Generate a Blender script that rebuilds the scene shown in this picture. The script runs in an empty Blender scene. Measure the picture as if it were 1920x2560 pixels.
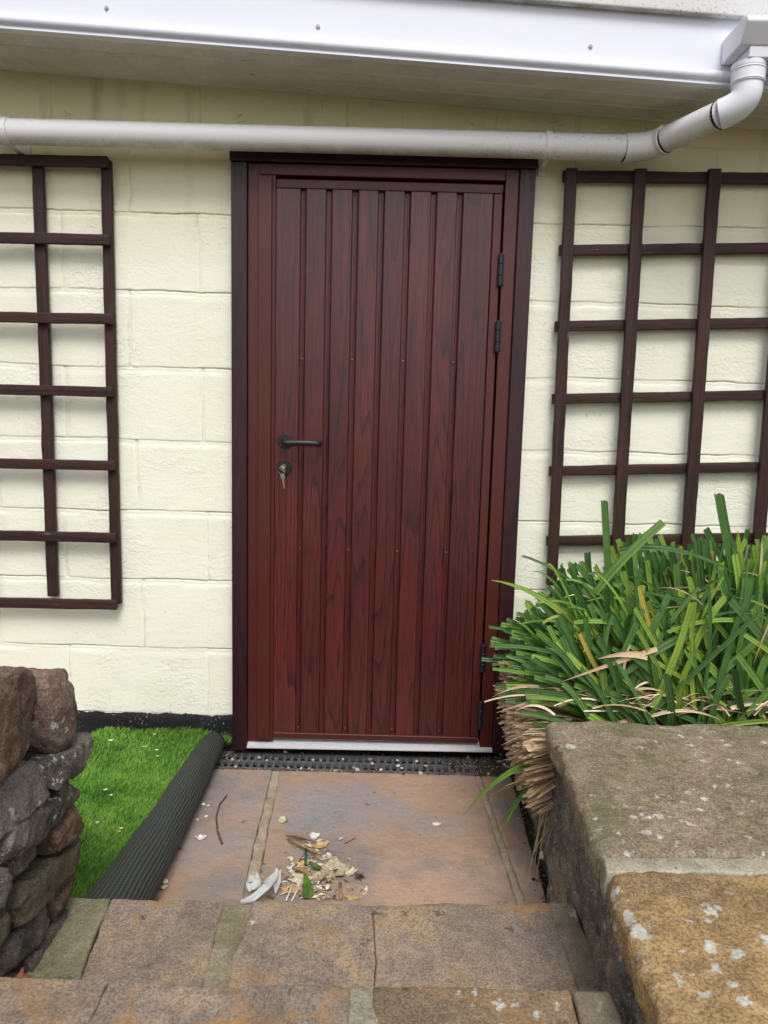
import bpy, math, random
import numpy as np
from mathutils import Matrix, Vector
random.seed(7); rng=np.random.default_rng(7)
sc=bpy.context.scene; COL=sc.collection
# ---------------------------------------------------------------- camera, light, exposure
CAM=np.array([0,-2.27,1.12]); FPX=1800.; PITCH,ROLL=math.radians(7.7),math.radians(1.5)
_f=np.array([0,math.cos(PITCH),-math.sin(PITCH)]); _r=np.array([1.,0,0]); _u=np.cross(_r,_f)
CR=_r*math.cos(ROLL)+_u*math.sin(ROLL); CU=-_r*math.sin(ROLL)+_u*math.cos(ROLL); CF=_f
cam=bpy.data.cameras.new('camera'); co=bpy.data.objects.new('camera',cam); COL.objects.link(co)
co.matrix_world=Matrix([[CR[0],CU[0],-CF[0],CAM[0]],[CR[1],CU[1],-CF[1],CAM[1]],[CR[2],CU[2],-CF[2],CAM[2]],[0,0,0,1]])
cam.sensor_fit='HORIZONTAL'; cam.sensor_width=36; cam.lens=36*FPX/1920; cam.clip_start=.02; cam.clip_end=500
cam.dof.use_dof=True; cam.dof.focus_distance=2.25; cam.dof.aperture_fstop=13
sc.camera=co
SUN_EL,SUN_AZ=math.radians(53),math.radians(8)      # high, from behind the camera, a little to the right
w=bpy.data.worlds.new('World'); sc.world=w; w.use_nodes=True
nt=w.node_tree; sky=nt.nodes.new('ShaderNodeTexSky'); sky.sky_type='NISHITA'; sky.sun_disc=False
sky.sun_elevation=SUN_EL; sky.sun_rotation=math.pi-SUN_AZ; sky.dust_density=3; sky.air_density=1
hs=nt.nodes.new('ShaderNodeHueSaturation'); hs.inputs['Saturation'].default_value=.22
nt.links.new(sky.outputs[0],hs.inputs['Color']); nt.links.new(hs.outputs[0],nt.nodes['Background'].inputs['Color'])
nt.nodes['Background'].inputs['Strength'].default_value=.13
sl=bpy.data.lights.new('sun','SUN'); sl.energy=1.5; sl.angle=math.radians(24); sl.color=(1,.975,.94)
so=bpy.data.objects.new('sun',sl); COL.objects.link(so)
sd=Vector((math.sin(SUN_AZ)*math.cos(SUN_EL),-math.cos(SUN_AZ)*math.cos(SUN_EL),math.sin(SUN_EL)))
so.rotation_euler=sd.to_track_quat('Z','Y').to_euler()
sc.view_settings.view_transform='Standard'; sc.view_settings.look='None'; sc.view_settings.exposure=.35; sc.view_settings.gamma=1

def at(u,v,axis,val):                       # point of a real plane (axis=val) seen at a pixel of the 1659x2212 view
    s=1920/1659.; d=CF*FPX+CR*(u*s-960)-CU*(v*s-1280); return CAM+d*((val-CAM[axis])/d[axis])
# ---------------------------------------------------------------- noise
def _h(i,j,k,s):
    n=(i*374761393+j*668265263+k*1274126177+s*974634777)&0xffffffff
    n=((n^(n>>13))*1274126177)&0xffffffff; n=n^(n>>16)
    return (n&0xffff)/32767.5-1
def noise(P,f=1.,s=0):
    P=np.asarray(P,float)*f; I=np.floor(P).astype(np.int64); t=P-I; t=t*t*(3-2*t); o=0
    for a in (0,1):
        for b in (0,1):
            for c in (0,1):
                wt=(t[:,0] if a else 1-t[:,0])*(t[:,1] if b else 1-t[:,1])*(t[:,2] if c else 1-t[:,2])
                o=o+wt*_h(I[:,0]+a,I[:,1]+b,I[:,2]+c,s)
    return o
def fbm(P,f=1.,s=0,o=4,g=.5):
    r=0;a=1
    for i in range(o): r=r+a*noise(P,f*2**i,s+i*17); a*=g
    return r
# ---------------------------------------------------------------- mesh builder
class MB:
    def __init__(s): s.v=[];s.f=[];s.n=0;s.a=[]
    def add(s,V,F,a=0.):
        V=np.asarray(V,float).reshape(-1,3); s.v.append(V); s.f+= [tuple(int(i)+s.n for i in f) for f in F]
        s.a.append(np.broadcast_to(np.asarray(a,float),(len(V),)).copy()); s.n+=len(V); return s
    def box(s,x0,x1,y0,y1,z0,z1,a=0.):
        V=[(x,y,z) for x in (x0,x1) for y in (y0,y1) for z in (z0,z1)]
        return s.add(V,[(0,1,3,2),(4,6,7,5),(0,4,5,1),(2,3,7,6),(0,2,6,4),(1,5,7,3)],a)
    def tube(s,path,rad,n=24,cap=True,a=0.):
        P=np.array(path,float); m=len(P); rad=np.broadcast_to(np.asarray(rad,float),(m,))
        T=np.gradient(P,axis=0); T/=np.linalg.norm(T,axis=1)[:,None]+1e-12
        ref=np.array([0,0,1.]) if abs(T[0,2])<.9 else np.array([0,1.,0]); u=np.cross(T[0],ref);u/=np.linalg.norm(u)
        V=[]
        for i in range(m):
            u=u-T[i]*(u@T[i]); u/=np.linalg.norm(u); q=np.cross(T[i],u)
            for k in range(n):
                an=2*math.pi*k/n; V.append(P[i]+rad[i]*(u*math.cos(an)+q*math.sin(an)))
        F=[(i*n+k,i*n+(k+1)%n,(i+1)*n+(k+1)%n,(i+1)*n+k) for i in range(m-1) for k in range(n)]
        if cap: F+=[tuple(range(n-1,-1,-1)),tuple((m-1)*n+k for k in range(n))]
        return s.add(V,F,a)
    def build(s,name,mat,parent=None,smooth=False,bevel=0,loc=None,uv=None,angle=None):
        V=np.concatenate(s.v); L=np.array(parent['_L'] if parent is not None else (loc if loc is not None else (0,0,0)),float)
        me=bpy.data.meshes.new(name); me.from_pydata((V-L).tolist(),[],s.f); me.update()
        A=np.concatenate(s.a)
        if np.ptp(A)>0:
            at_=me.attributes.new('var','FLOAT','POINT'); at_.data.foreach_set('value',A.astype(np.float32))
        if uv is not None:
            idx=np.zeros(len(me.loops),np.int32); me.loops.foreach_get('vertex_index',idx)
            U=uv(V)[idx]; l=me.uv_layers.new(name='grain'); l.data.foreach_set('uv',U.astype(np.float32).ravel())
        me.materials.append(mat)
        if smooth: me.polygons.foreach_set('use_smooth',[True]*len(me.polygons))
        o=bpy.data.objects.new(name,me); COL.objects.link(o)
        if parent is not None: o.parent=parent
        else: o.location=L
        o['_L']=[float(x) for x in L]; ALL.append(o)
        if bevel:
            b=o.modifiers.new('bevel','BEVEL'); b.width=bevel; b.segments=2; b.limit_method='ANGLE'; b.angle_limit=math.radians(40)
            wn=o.modifiers.new('wn','WEIGHTED_NORMAL'); me.polygons.foreach_set('use_smooth',[True]*len(me.polygons))
        if smooth and angle: 
            try: me.set_sharp_from_angle(angle=math.radians(angle))
            except Exception: pass
        return o
ALL=[]
def tag(o,label=None,cat=None,group=None,kind=None):
    if label:o['label']=label
    if cat:o['category']=cat
    if group:o['group']=group
    if kind:o['kind']=kind
    return o
def empty(name,loc,label,cat,group=None):
    o=bpy.data.objects.new(name,None); COL.objects.link(o); o.location=loc; o.empty_display_size=.05
    o['_L']=[float(x) for x in loc]; ALL.append(o); return tag(o,label,cat,group)
def ticks(h,r,step):
    if h<=r: return np.linspace(-h,h,7)
    m=max(2,int(round(2*(h-r)/step))+1)
    e=np.array([-h,-h+.12*r,-h+.32*r,-h+.62*r]); return np.concatenate([e,np.linspace(-h+r,h-r,m),-e[::-1]])
def rbox(half,r,step):
    """closed box surface with rounded edges, shared vertices"""
    T=[ticks(h,min(r,h*.95),step) for h in half]; n=[len(t) for t in T]; ids={};V=[];F=[]
    def vid(i,j,k):
        key=(i,j,k)
        if key not in ids: ids[key]=len(V); V.append((T[0][i],T[1][j],T[2][k]))
        return ids[key]
    for ax in range(3):
        b,c=(ax+1)%3,(ax+2)%3
        for side in (0,n[ax]-1):
            for p in range(n[b]-1):
                for q in range(n[c]-1):
                    quad=[]
                    for (dp,dq) in ((0,0),(1,0),(1,1),(0,1)):
                        idx=[0,0,0]; idx[ax]=side; idx[b]=p+dp; idx[c]=q+dq; quad.append(vid(*idx))
                    F.append(tuple(quad if side else quad[::-1]))
    V=np.array(V); h=np.array(half); rr=np.minimum(r,h*.95); c=np.clip(V,-h+rr,h-rr); d=V-c
    dn=d/rr; l=np.linalg.norm(dn,axis=1); nz=l>1e-9; m=np.max(np.abs(dn),axis=1)
    V2=V.copy(); V2[nz]=c[nz]+d[nz]*(m[nz]/l[nz])[:,None]
    return V2,F
def rock(mb,half,r,step,warp,amp,freq,seed,a=0.,fine=.0,facets=0):
    V,F=rbox(half,r,step); W=warp(V)
    if facets:
        rg=np.random.RandomState(seed); cc=W.mean(0); hh=(W.max(0)-W.min(0))/2
        for _ in range(facets):
            nv=rg.normal(size=3); nv/=np.linalg.norm(nv); sup=np.abs(nv*hh).sum(); dd_=sup*rg.uniform(.66,.84); q=(W-cc)@nv-dd_
            W=W-np.where(q>0,q*.9,0)[:,None]*nv
    D=np.stack([fbm(W,freq,seed+i*100,4) for i in range(3)],1)*amp
    if fine: D+=np.stack([fbm(W,freq*7,seed+50+i*100,3) for i in range(3)],1)*fine
    mb.add(W+D,F,a); return mb
def quadwarp(p00,p10,p01,p11,half,zc):
    """map local xy onto the quad (corner x-,y- ; x+,y- ; x-,y+ ; x+,y+); z from local"""
    P=[np.array(p) for p in (p00,p10,p01,p11)]
    def wf(V):
        s=(V[:,0]/half[0]+1)/2; t=(V[:,1]/half[1]+1)/2
        xy=((1-s)*(1-t))[:,None]*P[0]+(s*(1-t))[:,None]*P[1]+((1-s)*t)[:,None]*P[2]+(s*t)[:,None]*P[3]
        return np.column_stack([xy,V[:,2]+zc])
    return wf
# ---------------------------------------------------------------- material DSL
class NT:
    def __init__(s,name,rough=.6,spec=.5):
        s.m=bpy.data.materials.new(name); s.m.use_nodes=True; s.t=s.m.node_tree; s.b=s.t.nodes['Principled BSDF']
        s.b.inputs['Roughness'].default_value=rough; s.b.inputs['Specular IOR Level'].default_value=spec
        s.tc=s.t.nodes.new('ShaderNodeTexCoord'); s.g=s.t.nodes.new('ShaderNodeNewGeometry')
        s.pos=s.g.outputs['Position']; s.obj=s.tc.outputs['Object']
    def nd(s,t,ins={},**kw):
        n=s.t.nodes.new(t)
        for k,v in kw.items(): setattr(n,k,v)
        for k,v in ins.items(): s.put(n.inputs[k],v)
        return n
    def put(s,i,v):
        if isinstance(v,bpy.types.NodeSocket): s.t.links.new(v,i)
        else:
            if isinstance(v,(tuple,list)) and len(v)==3 and i.type=='RGBA': v=(*v,1)
            i.default_value=v
    def map(s,v,sc_=(1,1,1),loc=(0,0,0)): return s.nd('ShaderNodeMapping',{'Vector':v,'Scale':sc_,'Location':loc}).outputs[0]
    def noise(s,v=None,scale=5,detail=4,rough=.55,dist=0,col=False):
        n=s.nd('ShaderNodeTexNoise',{'Vector':v if v is not None else s.pos,'Scale':scale,'Detail':detail,'Roughness':rough,'Distortion':dist})
        return n.outputs['Color' if col else 'Fac']
    def vor(s,v=None,scale=5,feature='F1',rnd=1,out='Distance'):
        return s.nd('ShaderNodeTexVoronoi',{'Vector':v if v is not None else s.pos,'Scale':scale,'Randomness':rnd},feature=feature).outputs[out]
    def ramp(s,f,stops,interp='LINEAR'):
        n=s.nd('ShaderNodeValToRGB',{'Fac':f}); e=n.color_ramp.elements; n.color_ramp.interpolation=interp
        while len(e)<len(stops): e.new(.5)
        for x,(p,c) in zip(e,stops): x.position=p; x.color=(*c,1) if isinstance(c,(tuple,list)) else (c,c,c,1)
        return n.outputs['Color']
    def mix(s,f,a,b,mode='MIX'):
        n=s.t.nodes.new('ShaderNodeMix'); n.data_type='RGBA'; n.blend_type=mode
        s.put(n.inputs[0],f); s.put(n.inputs[6],a); s.put(n.inputs[7],b); return n.outputs[2]
    def math(s,op,a,b=0.,c=0.,clamp=False):
        n=s.nd('ShaderNodeMath',{0:a,1:b,2:c},operation=op); n.use_clamp=clamp; return n.outputs[0]
    def mapr(s,v,a,b,c=0.,d=1.): return s.nd('ShaderNodeMapRange',{'Value':v,'From Min':a,'From Max':b,'To Min':c,'To Max':d}).outputs[0]
    def sep(s,v): n=s.nd('ShaderNodeSeparateXYZ',{0:v}); return n.outputs
    def bump(s,h,dist,strength=1.,prev=None):
        n=s.nd('ShaderNodeBump',{'Height':h,'Distance':dist,'Strength':strength})
        if prev is not None: s.put(n.inputs['Normal'],prev)
        return n.outputs[0]
    def done(s,col=None,rough=None,normal=None,**kw):
        if col is not None: s.put(s.b.inputs['Base Color'],col)
        if rough is not None: s.put(s.b.inputs['Roughness'],rough)
        if normal is not None: s.put(s.b.inputs['Normal'],normal)
        for k,v in kw.items(): s.put(s.b.inputs[k.replace('_',' ')],v)
        return s.m
def m_wall():
    n=NT('cream_masonry_paint',.75,.3)
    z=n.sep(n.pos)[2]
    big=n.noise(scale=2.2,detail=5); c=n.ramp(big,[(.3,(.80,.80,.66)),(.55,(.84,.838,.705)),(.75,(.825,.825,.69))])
    hz=n.mapr(z,1.55,1.95); c=n.mix(n.math('MULTIPLY',hz,.8),c,(.84,.76,.46))            # wall colour turns yellower towards the top
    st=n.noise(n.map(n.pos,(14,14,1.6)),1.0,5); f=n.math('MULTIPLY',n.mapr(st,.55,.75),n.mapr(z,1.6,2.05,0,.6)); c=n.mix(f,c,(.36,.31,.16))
    sp=n.noise(scale=55,detail=3,rough=.6); f=n.mapr(sp,.70,.74,0,.5); c=n.mix(f,c,(.25,.22,.13))
    sp2=n.noise(scale=9,detail=7,rough=.7); f=n.mapr(sp2,.62,.75,0,.22); c=n.mix(f,c,(.58,.56,.36))
    at_=n.nd('ShaderNodeAttribute',attribute_name='var').outputs['Fac']
    f=n.math('MULTIPLY',at_,n.mapr(n.noise(scale=18,detail=4),.38,.62,.15,.9)); c=n.mix(f,c,(.34,.31,.17))
    zz=n.mapr(z,.112,.19,1,0); f=n.math('MULTIPLY',zz,n.mapr(n.noise(scale=60,detail=6,rough=.75),.58,.66)); c=n.mix(f,c,(.05,.05,.055))
    h1=n.noise(scale=120,detail=4,rough=.65); h2=n.noise(n.map(n.pos,(1,1,1.9)),26,6,.72,.6)
    h3=n.ramp(n.noise(n.map(n.pos,(1,1,1.6)),34,3,.5,1.2),[(.5,0.),(.535,1.)])
    msk=n.mapr(n.noise(scale=4,detail=2),.48,.6)
    b=n.bump(h1,.0009,.9); b=n.bump(h2,.0024,.75,b); b=n.bump(n.math('MULTIPLY',h3,msk),.0010,.7,b)
    return n.done(c,None,b)
def m_plinth():
    n=NT('black_bitumen_paint',.5,.4); sp=n.noise(scale=130,detail=3,rough=.7)
    s2=n.noise(scale=7,detail=2); f=n.math('MULTIPLY',n.mapr(sp,.63,.66),n.mapr(s2,.42,.6)); c=n.mix(f,(.012,.012,.014),(.62,.60,.5))
    h=n.noise(scale=90,detail=5,rough=.7); return n.done(c,None,n.bump(h,.003,1.))
def m_wood(name,dark,mid,light,rough=.32,plank=None,lines=9,bumpd=.00025,coat=0.):
    n=NT(name,rough,.5); uv=n.nd('ShaderNodeUVMap',uv_map='grain').outputs[0]
    g=n.noise(n.map(uv,(8.5,.55,1)),1.,2,.35,.12); k=n.math('MULTIPLY',g,lines); fr=n.math('FRACT',k)
    ln=n.ramp(fr,[(0,0.),(.55,.10),(.80,.35),(.94,1.),(1,0.)])
    pore=n.noise(n.map(uv,(420,9,1)),1.,3,.6); pore2=n.noise(n.map(uv,(90,2.2,1)),1.,3,.6)
    big=n.noise(n.map(uv,(9,1.4,1)),1.,3,.5)
    c=n.mix(n.mapr(big,.35,.65),mid,light); c=n.mix(n.math('MULTIPLY',ln,.78),c,dark)
    c=n.mix(n.mapr(pore,.47,.66,0,.75),c,dark); c=n.mix(n.mapr(pore2,.52,.75,0,.35),c,dark)
    pl=n.nd('ShaderNodeTexNoise',{'Vector':n.map(uv,(.75,.02,1)),'Scale':1.,'Detail':0}).outputs[0]; c=n.mix(n.mapr(pl,.35,.65,0,.45),c,n.mix(1,c,(.62,.60,.66),'MULTIPLY'))
    b=n.bump(n.math('ADD',pore,n.math('MULTIPLY',ln,-.5)),bumpd,.6)
    r=n.mapr(pore2,.3,.7,rough-.04,rough+.12)
    return n.done(c,r,b,Coat_Weight=coat,Coat_Roughness=.22)
def m_powder(name,col,rough=.38,d=.0004):
    n=NT(name,rough,.5); h=n.noise(scale=420,detail=2,rough=.5); v=n.noise(scale=6,detail=5)
    c=n.mix(n.mapr(v,.3,.7,0,.25),col,tuple(x*.75 for x in col)); return n.done(c,n.mapr(v,.3,.7,rough-.05,rough+.1),n.bump(h,d,.7))
def m_pvc(name,col,dirt=.0,rough=.3,green=(.22,.23,.13)):
    n=NT(name,rough,.5); v=n.noise(scale=3,detail=4); c=n.mix(n.mapr(v,.3,.7,0,.12),col,tuple(x*.88 for x in col))
    if dirt:
        s=n.noise(scale=150,detail=4,rough=.7); m=n.noise(n.map(n.pos,(1.5,8,14)),1.,4); f=n.math('MULTIPLY',n.mapr(s,.56,.66),n.mapr(m,.45,.66,0,dirt)); c=n.mix(f,c,(.10,.10,.07))
        nz=n.sep(n.g.outputs['Normal'])[2]; e=n.math('ABSOLUTE',nz); f=n.math('MULTIPLY',n.mapr(e,.55,1),n.mapr(n.noise(scale=14,detail=6,rough=.7),.35,.7,.1,dirt*1.1)); c=n.mix(f,c,green)
    else:
        s=n.noise(scale=60,detail=5,rough=.75); m=n.noise(scale=2.5,detail=3); c=n.mix(n.math('MULTIPLY',n.mapr(s,.66,.73),n.mapr(m,.45,.65,0,.5)),c,(.42,.42,.38))
    h=n.noise(scale=25,detail=2); return n.done(c,n.mapr(v,.3,.7,rough,rough+.15),n.bump(h,.0006,.5))
def m_stone(name,stops,scale=3.,lichen=0.,speck=.5,bd=.004,rough=.85,moss=0.,orange=0.,lscale=26,grain=230,lsize=.42,mott=38,patch=None,lpatch=()):
    n=NT(name,rough,.25); p=n.pos
    big=n.noise(p,scale,7,.62,.4); c=n.ramp(big,stops)
    if patch:
        X,Y_,_=n.sep(p)
        for cx,cy,rx,ry,am,pc in patch:
            q=n.math('ADD',n.math('POWER',n.math('MULTIPLY',n.math('SUBTRACT',X,cx),1/rx),2),n.math('POWER',n.math('MULTIPLY',n.math('SUBTRACT',Y_,cy),1/ry),2))
            q=n.math('ADD',q,n.math('MULTIPLY',n.math('SUBTRACT',n.noise(p,9,6,.65),.5),5.)); c=n.mix(n.mapr(q,1.5,.2,0,am),c,pc)
    g=n.noise(p,grain,3,.75); c=n.mix(n.mapr(g,.48,.55,.0,.85*speck),c,n.mix(1,c,(.46,.42,.40),'MULTIPLY'))
    g2=n.noise(p,grain*1.3,2,.7); c=n.mix(n.mapr(g2,.56,.64,0,.6*speck),c,n.mix(.5,c,(.75,.66,.50)))
    if orange: c=n.mix(n.mapr(n.noise(n.map(p,(1,1,1),(3,7,1)),scale*1.3,6,.65,.6),.52,.66,0,orange),c,(.42,.235,.08))
    if moss: c=n.mix(n.mapr(n.noise(n.map(p,(1,1,1),(13,2,5)),scale*1.1,6,.68),.48,.66,0,moss),c,(.125,.13,.045))
    dk=n.noise(n.map(p,(1,1,1),(1,22,5)),scale*7,5,.65); c=n.mix(n.mapr(dk,.64,.70,0,.7),c,(.05,.045,.04))
    if lichen:
        wp=n.mix(.045,p,n.noise(p,45,5,.75,0,True),'ADD'); v=n.vor(wp,lscale,'F1',1,'Distance')
        cl=n.vor(wp,lscale,'F1',1,'Color'); r=n.sep(cl)[0]; th=n.mapr(r,.55,1,0,lsize)
        f=n.math('MULTIPLY',n.math('LESS_THAN',v,th),n.mapr(n.noise(n.map(p,(1,1,1),(5,5,9)),4.5,3),.60-.15*lichen,.64-.15*lichen,0,1))
        for cx,cy,rx,ry in lpatch:
            X,Y_,_=n.sep(p); q=n.math('ADD',n.math('POWER',n.math('MULTIPLY',n.math('SUBTRACT',X,cx),1/rx),2),n.math('POWER',n.math('MULTIPLY',n.math('SUBTRACT',Y_,cy),1/ry),2))
            q=n.mapr(n.math('ADD',q,n.math('MULTIPLY',n.math('SUBTRACT',n.noise(p,20,3),.5),2.)),1.2,.6,0,1)
            f=n.math('MAXIMUM',f,n.math('MULTIPLY',n.math('LESS_THAN',v,n.mapr(r,.25,1,0,.46)),q))
        lc=n.ramp(n.noise(p,200,3),[(.3,(.42,.43,.39)),(.6,(.68,.69,.64))]); c=n.mix(n.math('MULTIPLY',f,.85),c,lc)
        s=n.noise(p,90,5,.75); c=n.mix(n.mapr(s,.62,.68,0,.55*min(1,lichen)),c,(.52,.53,.48))
    m2=n.noise(n.map(p,(1,1,1),(4,4,4)),mott,6,.75); c=n.mix(n.mapr(m2,.40,.62,.55*speck,0),c,n.mix(1,c,(.42,.38,.36),'MULTIPLY'))
    h1=n.noise(p,grain*.6,5,.75); h2=n.noise(p,24,6,.65)
    b=n.bump(h2,bd*2.2,.8); b=n.bump(h1,bd*.55,1.,b)
    return n.done(c,None,b)
def m_plain(name,col,rough=.5,spec=.5,metal=0.,var=.15,scale=30,bd=0.,**kw):
    n=NT(name,rough,spec); v=n.noise(scale=scale,detail=4,rough=.6); c=n.mix(n.mapr(v,.35,.65),col,tuple(x*(1-var*2.5) for x in col))
    return n.done(c,None,n.bump(v,bd,.8) if bd else None,Metallic=metal,**kw)
def m_var(name,stops,rough=.5,spec=.4,trans=0.,scale=60,bd=0.,streak=None):
    n=NT(name,rough,spec); a=n.nd('ShaderNodeAttribute',attribute_name='var').outputs['Fac']
    c=n.ramp(a,stops); v=n.noise(scale=scale,detail=3); c=n.mix(n.mapr(v,.35,.7,0,.35),c,n.mix(1,c,(.45,.45,.45),'MULTIPLY'))
    nm=n.bump(v,bd,.7) if bd else None
    m=n.done(c,None,nm)
    if trans:
        t=n.nd('ShaderNodeBsdfTranslucent',{'Color':c}); mx=n.nd('ShaderNodeMixShader',{0:trans,1:n.b.outputs[0],2:t.outputs[0]})
        n.t.links.new(mx.outputs[0],n.t.nodes['Material Output'].inputs['Surface'])
    return m
WALL=m_wall(); PLINTH=m_plinth()
DOORWOOD=m_wood('mahogany_laminate',(.013,.0025,.0040),(.080,.0115,.0125),(.125,.0185,.0155),.34,lines=17,coat=.25)
TRIMWOOD=m_wood('dark_mahogany_laminate',(.008,.0015,.0035),(.024,.0036,.0078),(.040,.0055,.0090),.42,lines=8)
FRAMEP=m_powder('oxide_brown_powder_coat',(.072,.0105,.0075),.40)
BLACKM=m_powder('black_satin_metal',(.012,.013,.016),.36,.0002)
PVCF=m_pvc('white_upvc_fascia',(.77,.78,.88),0,.46); PVCS=m_pvc('dirty_white_upvc_soffit',(.84,.82,.77),.45,.45,(.35,.33,.25)); PVCP=m_pvc('weathered_white_pipe_plastic',(.84,.83,.84),.75,.36,(.30,.30,.19))
PVCN=m_pvc('clean_white_plastic',(.80,.81,.88),0,.30); SEAL=m_plain('black_sealant',(.012,.012,.012),.6)
ALU=m_plain('brushed_aluminium',(.84,.85,.88),.36,.5,.55,.05,200); STEEL=m_plain('nickel_plated_key_metal',(.62,.55,.44),.28,.5,1.,.1,80)
def m_slat(name='dark_stained_trellis_timber'):
    n=NT(name,.62,.35); uv=n.nd('ShaderNodeUVMap',uv_map='grain').outputs[0]
    p1=n.noise(n.map(uv,(160,4,1)),1.,4,.6,.3); p2=n.noise(n.map(uv,(40,1.5,1)),1.,3,.6,.6)
    c=n.ramp(p2,[(.3,(.024,.0095,.0075)),(.55,(.042,.016,.012)),(.75,(.064,.024,.016))]); c=n.mix(n.mapr(p1,.5,.66,0,.75),c,(.008,.004,.004))
    w_=n.noise(n.map(uv,(110,10,1)),1.,4,.7); m=n.noise(scale=9,detail=3); c=n.mix(n.math('MULTIPLY',n.mapr(w_,.64,.69),n.mapr(m,.5,.62)),c,(.24,.17,.13))
    k=n.vor(n.map(uv,(14,3.3,1)),1.,'F1'); c=n.mix(n.mapr(k,.05,.12,.8,0),c,(.012,.006,.005))
    return n.done(c,None,n.bump(p1,.0016,.9))
SLAT=m_slat()
# ================================================================ HOUSE
house=empty('house',(0,0,0),'cream painted block house wall with white fascia and a mahogany brown door','house')
JZ=[.12+.2262*i for i in range(10)]; JZ=[.120,.347,.573,.796,1.022,1.247,1.476,1.705,1.932,2.16]
DX0,DX1,DZ1=-.472,.416,1.874
def cl_ticks(a,b,step,js,fine=.0016,span=.014):
    t=list(np.arange(a,b,step))+[b]
    for j in js:
        if a-.02<j<b+.02: t=[q for q in t if abs(q-j)>span+step*.3]+list(np.arange(j-span,j+span+1e-6,fine))
    t=[q for q in t if a<=q<=b]; return np.array(sorted(set(np.round(t,5))))
EA=-.571; EB=-.785
def wall_piece(mb,x0,x1,z0,z1):
    js=[EA+.44*k for k in range(-5,8)]+[EB+.44*k for k in range(-5,8)]
    vis=(-1.45,1.35)
    X=cl_ticks(x0,x1,.011,[j for j in js if vis[0]<j<vis[1]]); Z=cl_ticks(z0,z1,.011,JZ[:9])
    gx,gz=np.meshgrid(X,Z); P=np.column_stack([gx.ravel(),np.zeros(gx.size),gz.ravel()])
    y=np.zeros(len(P)); dirt=np.zeros(len(P))
    wz=fbm(P*[1,1,1],9,3,4)*.0035+noise(P,70,9)*.0009
    for j in JZ[:9]:
        d=P[:,2]-j-wz; k=.35+.65*np.clip(.5+noise(P,6,int(j*91))*1.3,0,1)
        y+=np.exp(-(d/.0022)**2)*.0038*k                                   # open crack under the upper block
        b=np.clip((d+.017)/.004,0,1)*np.clip((0-d)/.003,0,1); y+=b*.0016    # flat mortar band below it
        y-=np.exp(-((d+.019)/.003)**2)*.0012*np.clip(noise(P,14,55)+.3,0,1); dirt=np.maximum(dirt,np.exp(-(d/.0017)**2)*k)
    row=np.searchsorted(JZ,P[:,2]-wz)
    for rr in range(0,11):
        base=EA if rr%2==1 else EB
        if rr==9: base=-.576
        m=row==rr
        for k in range(-5,8):
            j=base+.44*k+(.012*math.sin(rr*7+k*3)); d=P[:,0]-j-fbm(P,13,rr+40,3)*.004
            g=(np.exp(-(d/.006)**2)*.0030+np.exp(-((d-.004)/.0018)**2)*.002)*(.35+.65*np.clip(.6+noise(P,8,rr*5+k),0,1)); y+=np.where(m,g,0)
            dirt=np.maximum(dirt,np.where(m,np.exp(-(d/.0018)**2)*.5,0))
    y+=fbm(P,3.2,5,3)*.0022+noise(P,(rr%3)+1.5,8)*.001+fbm(P,22,6,3)*.0006
    bl=np.array([math.sin(r*12.9)*.0007 for r in range(12)]); y+=bl[np.clip(row,0,11)]
    P[:,1]=y; nx=len(X); F=[(i*nx+j,i*nx+j+1,(i+1)*nx+j+1,(i+1)*nx+j) for i in range(len(Z)-1) for j in range(nx-1)]
    mb.add(P,F,np.clip(dirt,0,1))
mb=MB(); wall_piece(mb,-2.6,DX0,.1,2.3); wall_piece(mb,DX1,2.6,.1,2.3); wall_piece(mb,DX0,DX1,DZ1,2.3)
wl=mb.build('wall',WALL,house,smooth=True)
mb=MB(); mb.box(-2.6,DX0+.002,.02,.2,-.1,2.32); mb.box(DX1-.002,2.6,.02,.2,-.1,2.32); mb.box(DX0+.002,DX1-.002,.02,.2,DZ1+.002,2.32); mb.box(DX0+.002,DX1-.002,.1,.2,-.1,DZ1+.002)
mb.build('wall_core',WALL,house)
mb=MB()
for x0,x1 in ((-2.6,DX0),(DX1,2.6)):
    X=np.arange(x0,x1,.006); X=np.append(X,x1); V=[];nr=14
    zt=.121+fbm(np.column_stack([X,X*0,X*0]),30,11,4)*.0035+np.maximum(0,noise(np.column_stack([X,X*0,X*0]),160,12))*.003
    for i in range(nr):
        z=-.05+(zt+.05)*i/(nr-1); P=np.column_stack([X,X*0,z]); V.append(np.column_stack([X,-.004-fbm(P,14,13,3)*.002+(.0035 if i==nr-1 else 0),z]))
    n_=len(X); mb.add(np.concatenate(V),[(i*n_+j,i*n_+j+1,(i+1)*n_+j+1,(i+1)*n_+j) for i in range(nr-1) for j in range(n_-1)])
mb.build('plinth',PLINTH,house,smooth=True)
# eaves: soffit, fascia, roof edge — all fall gently to the right
def slope(z0,k): return lambda x:z0+k*x
ZF=slope(2.0385,-.049); ZW=slope(2.034,-.045)
def xprism(mb,prof,x0=-2.7,x1=2.7,n=2):
    """prof: list of (y,dz) ; extruded along x with slope k"""
    m=len(prof); V=[];F=[]
    for i in range(n):
        x=x0+(x1-x0)*i/(n-1)
        for (y,dz) in prof: V.append((x,y,dz-.049*x))
    for i in range(n-1):
        for k in range(m): F.append((i*m+k,i*m+(k+1)%m,(i+1)*m+(k+1)%m,(i+1)*m+k))
    F+=[tuple(range(m)),tuple(range(n*m-1,(n-1)*m-1,-1))]; mb.add(V,F); return mb
mb=MB()
for (ya,yb) in ((-.238,-.166),(-.163,-.091),(-.088,-.016),(-.013,.03)):
    xprism(mb,[(ya,2.0405),(ya+.004,2.0365),(yb-.004,2.0365),(yb,2.0405),(yb,2.052),(ya,2.052)])
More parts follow.
